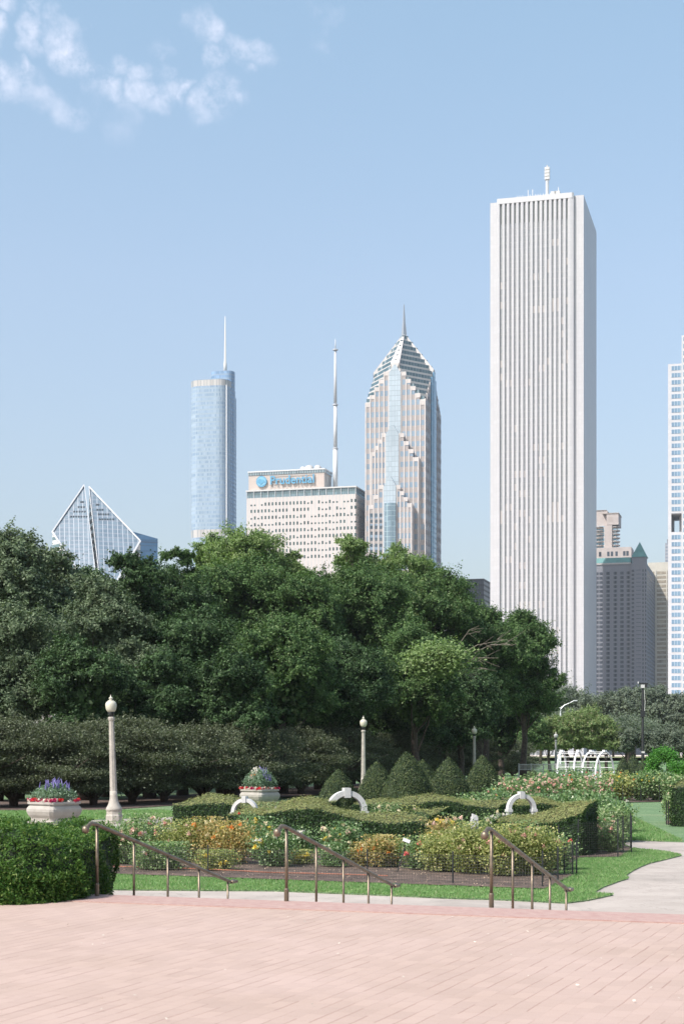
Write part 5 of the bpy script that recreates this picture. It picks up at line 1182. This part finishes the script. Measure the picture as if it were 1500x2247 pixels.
# ------------------------------------------------------------------ white garden arches
def arch(px0, px1, top, Y, label, legs=True, rz=0., base=None):
    w2 = (px1-px0)/2/F*Y; cx = X((px0+px1)/2, Y); zt = Z(top, Y); t = thing('garden_arch', label, 'arch', (cx, Y, 0), rz, 'white garden arches with keystones'); w2 /= math.cos(rz)
    K_ = w2/.63; hgt = w2*1.0; z0 = zt-hgt-.03; th = .155*w2/.63; dp = .13*K_
    def band(r0, r1, y0, y1):
        mb = MB(); n = 22
        for k in range(n):
            a0, a1 = math.pi*k/n, math.pi*(k+1)/n
            q = [(r*math.cos(a), y, z0+hgt*r/w2*math.sin(a)) for y in (y0, y1) for a in (a0, a1) for r in (r0, r1)]
            mb.add(q, [(0, 1, 3, 2), (4, 6, 7, 5), (1, 5, 7, 3), (0, 2, 6, 4)])
        return mb
    band(w2-th, w2, -dp, dp).build('arch_band', M_white, t)
    MB().prism([(0, 0)]*0 or [(-.10*K_, -dp-.03), (.10*K_, -dp-.03), (.10*K_, dp+.03), (-.10*K_, dp+.03)], zt-.25*K_, zt+.05*K_).build('keystone', M_white, t)
    for s in (-1, 1):
        xx = s*(w2-th/2)
        MB().box(xx-th/2-.03*K_, xx+th/2+.03*K_, -dp-.03, dp+.03, z0-.12*K_, z0-.003).build('impost', M_white, t); MB().box(xx-th/2, xx+th/2, -dp, dp, 0, z0-.122*K_).build('leg', M_white, t)
        MB().box(xx-th/2-.06, xx+th/2+.06, -dp-.06, dp+.06, 0, .35).build('pedestal', M_white, t)
    return t
arch(508, 566, 1750, 48.3, 'leftmost white arch with keystone, in front of the second stone planter', rz=-.3)
arch(716, 804, 1733, 51.5, 'middle white arch with keystone, before the leftmost yew cone', rz=.25)
arch(1111, 1175, 1740, 47.5, 'rightmost white arch with keystone, beside the pale topped hedge', rz=.3)
t = thing('stone_pedestal', 'white broken pedestal with slab among the roses left of the right handrail top', 'pedestal', (X(1040, 44.5), 44.5, 0), .2)
z = lambda p: Z(p, 44.5)
MB().box(-.09, .09, -.1, .1, 0, z(1800)).build('post', M_white, t); MB().box(-.075, .075, -.12, .12, z(1800)+.003, z(1793)).build('cap', M_white, t)
MB().prism([(-.055, -.08), (.065, -.08), (.065, .08), (-.055, .08)], z(1793)+.003, 0, [z(1786), z(1790), z(1790), z(1786)]).build('broken_stub', M_white, t)
MB().box(-.42, .04, -.22, -.11, z(1814), z(1807)).build('slab', M_white, t)

# barrel arbors
M_arb = mat('arbor_white', (.80, .80, .80), .5, .03, 4)
def arbor(cx, Y, w_, L, rz, zt, label):
    t = thing('barrel_arbor', label, 'arbor', (cx, Y, 0), rz, 'white barrel arbors'); hw = w_/2; z0 = zt-hw*1.75
    def pt(a, y): return Vector((hw*math.cos(a), y, z0+hw*1.75*math.sin(a)**.92))
    for y in (0, L):
        mb = MB(); n = 20
        pts = [Vector((hw, y, 0)), Vector((hw, y, z0*.6))]+[pt(math.pi*k/n, y) for k in range(n+1)]+[Vector((-hw, y, z0*.6)), Vector((-hw, y, 0))]
        mb.tube(pts, .065, 6).build('arch_frame', M_arb, t)
        for s in (-1, 1): MB().box(s*hw-.11, s*hw+.11, y-.11, y+.11, z0*.9-.1, z0*.9+.02).build('collar', M_arb, t)
        MB().box(-.12, .12, y-.1, y+.1, zt-.04, zt+.12).build('finial', M_arb, t)
    for k in range(1, 11):
        a = math.pi*k/11; p, q = pt(a, .05), pt(a, L-.05); MB().tube([p, q], .022, 4).build('slat', M_arb, t)
    for s in (-1, 1):
        for zz in (z0*.55, z0*.75, z0*.95): MB().tube([(s*hw, .05, zz), (s*hw, L-.05, zz)], .03, 4).build('slat', M_arb, t)
arbor(X(1326, 108), 108, 1.75, 1.2, R(38), Z(1650, 108), 'right white barrel arbor with one wide arch facing forward')
arbor(X(1268, 112), 112, 1.75, 1.2, R(62), Z(1650, 112), 'left white barrel arbor seen mostly from the side')
t = arch(1432, 1476, 1650, 106, 'white arch smothered in bright green vine at the right', rz=.15); t['category'] = 'arch'
rg = np.random.default_rng(8); Y = 106; hw = 24/F*Y; P = []
for k in range(60):
    a = rg.uniform(.45, 3.6) if k % 4 else rg.uniform(-.1, 1.2); rr_ = hw*rg.uniform(.75, 1.2); zz = 2.05+ (rr_*1.05*math.sin(a) if a < math.pi else -(a-math.pi)*2.2); xx = rr_*math.cos(min(a, math.pi)) 
    if a < .45: continue
    P.append(np.array([xx, rg.uniform(-.3, .2), zz])+rg.normal(size=(260, 3))*np.array([.17, .16, .15]))
for k in range(14): P.append(np.array([-hw*rg.uniform(.5, 1.35), rg.uniform(-.3, .2), rg.uniform(1.0, 2.2)])+rg.normal(size=(260, 3))*.17)
P = np.concatenate(P)
M_vine = leafmat('vine_leaf', (.045, .15, .025), (.10, .27, .05), (.16, .34, .08), .3, .4, 3)
v = thing('climbing_vine', 'bright green vine draped over the white arch at the right', 'vine', (X(1454, 106), 106, 0)); leafmesh('foliage', leaves(rg, P, rdir(rg, len(P))+[0, -.3, .5], .12, .6, .8), M_vine, v)
MB().tube([(-hw, 0, 0), (-hw*1.05, 0, 1.2), (-hw*.9, 0, 2.1)], [.04, .03, .02], 5).build('stem', M_bark, v)
v = thing('green_shrub', 'bright green shrub at the right edge beside the vine covered arch', 'shrub', (X(1493, 104), 104, 0)); rg = np.random.default_rng(9); P = np.concatenate([np.array([rg.uniform(-.5, .7), rg.uniform(-.4, .4), rg.uniform(.4, 2.2)])+rg.normal(size=(260, 3))*.2 for k in range(26)]); leafmesh('foliage', leaves(rg, P, rdir(rg, len(P))+[0, 0, .5], .12, .6, .8), M_vine, v)
MB().tube([(0, 0, 0), (.05, 0, 1.4)], [.05, .02], 5).build('stem', M_bark, v)
# pale railing and low items in the far park
Y = 152; t = thing('park_railing', 'pale low railing beyond the garden under the far trees', 'railing', (X(1138, Y), Y, terrain(Y)), 0); L = X(1300, Y)-X(1138, Y)
z0, z1 = Z(1690, Y), Z(1677, Y); M_rl = mat('railing_grey', (.34, .34, .33), .6); mb = MB().box(0, L, -.04, .04, z1-.06, z1).box(0, L, -.04, .04, z0, z0+.06); mb.build('rails', M_rl, t)
for k in range(60): MB().box(L*k/59-.02, L*k/59+.02, -.03, .03, z0+.061, z1-.061).build('baluster', M_rl, t)
for k in range(7): MB().box(L*k/6-.06, L*k/6+.06, -.07, .07, 0, z1+.05).build('post', M_rl, t)

# ------------------------------------------------------------------ haze
hz = bpy.data.materials.new('haze_air'); hz.use_nodes = True; n = NT(hz.node_tree); n.n.clear()
pv = n.n.new('ShaderNodeVolumePrincipled'); pv.inputs['Color'].default_value = (.86, .92, 1, 1); pv.inputs['Density'].default_value = .00006; pv.inputs['Anisotropy'].default_value = .0
mo = n.n.new('ShaderNodeOutputMaterial'); n.l.new(pv.outputs[0], mo.inputs['Volume'])
ho = MB().box(-1300, 1300, -60, 2300, -1.5, 420).build('haze', hz); tag(ho, 'thin summer haze over the park and towers', 'haze', kind='stuff')
bpy.context.view_layer.update()
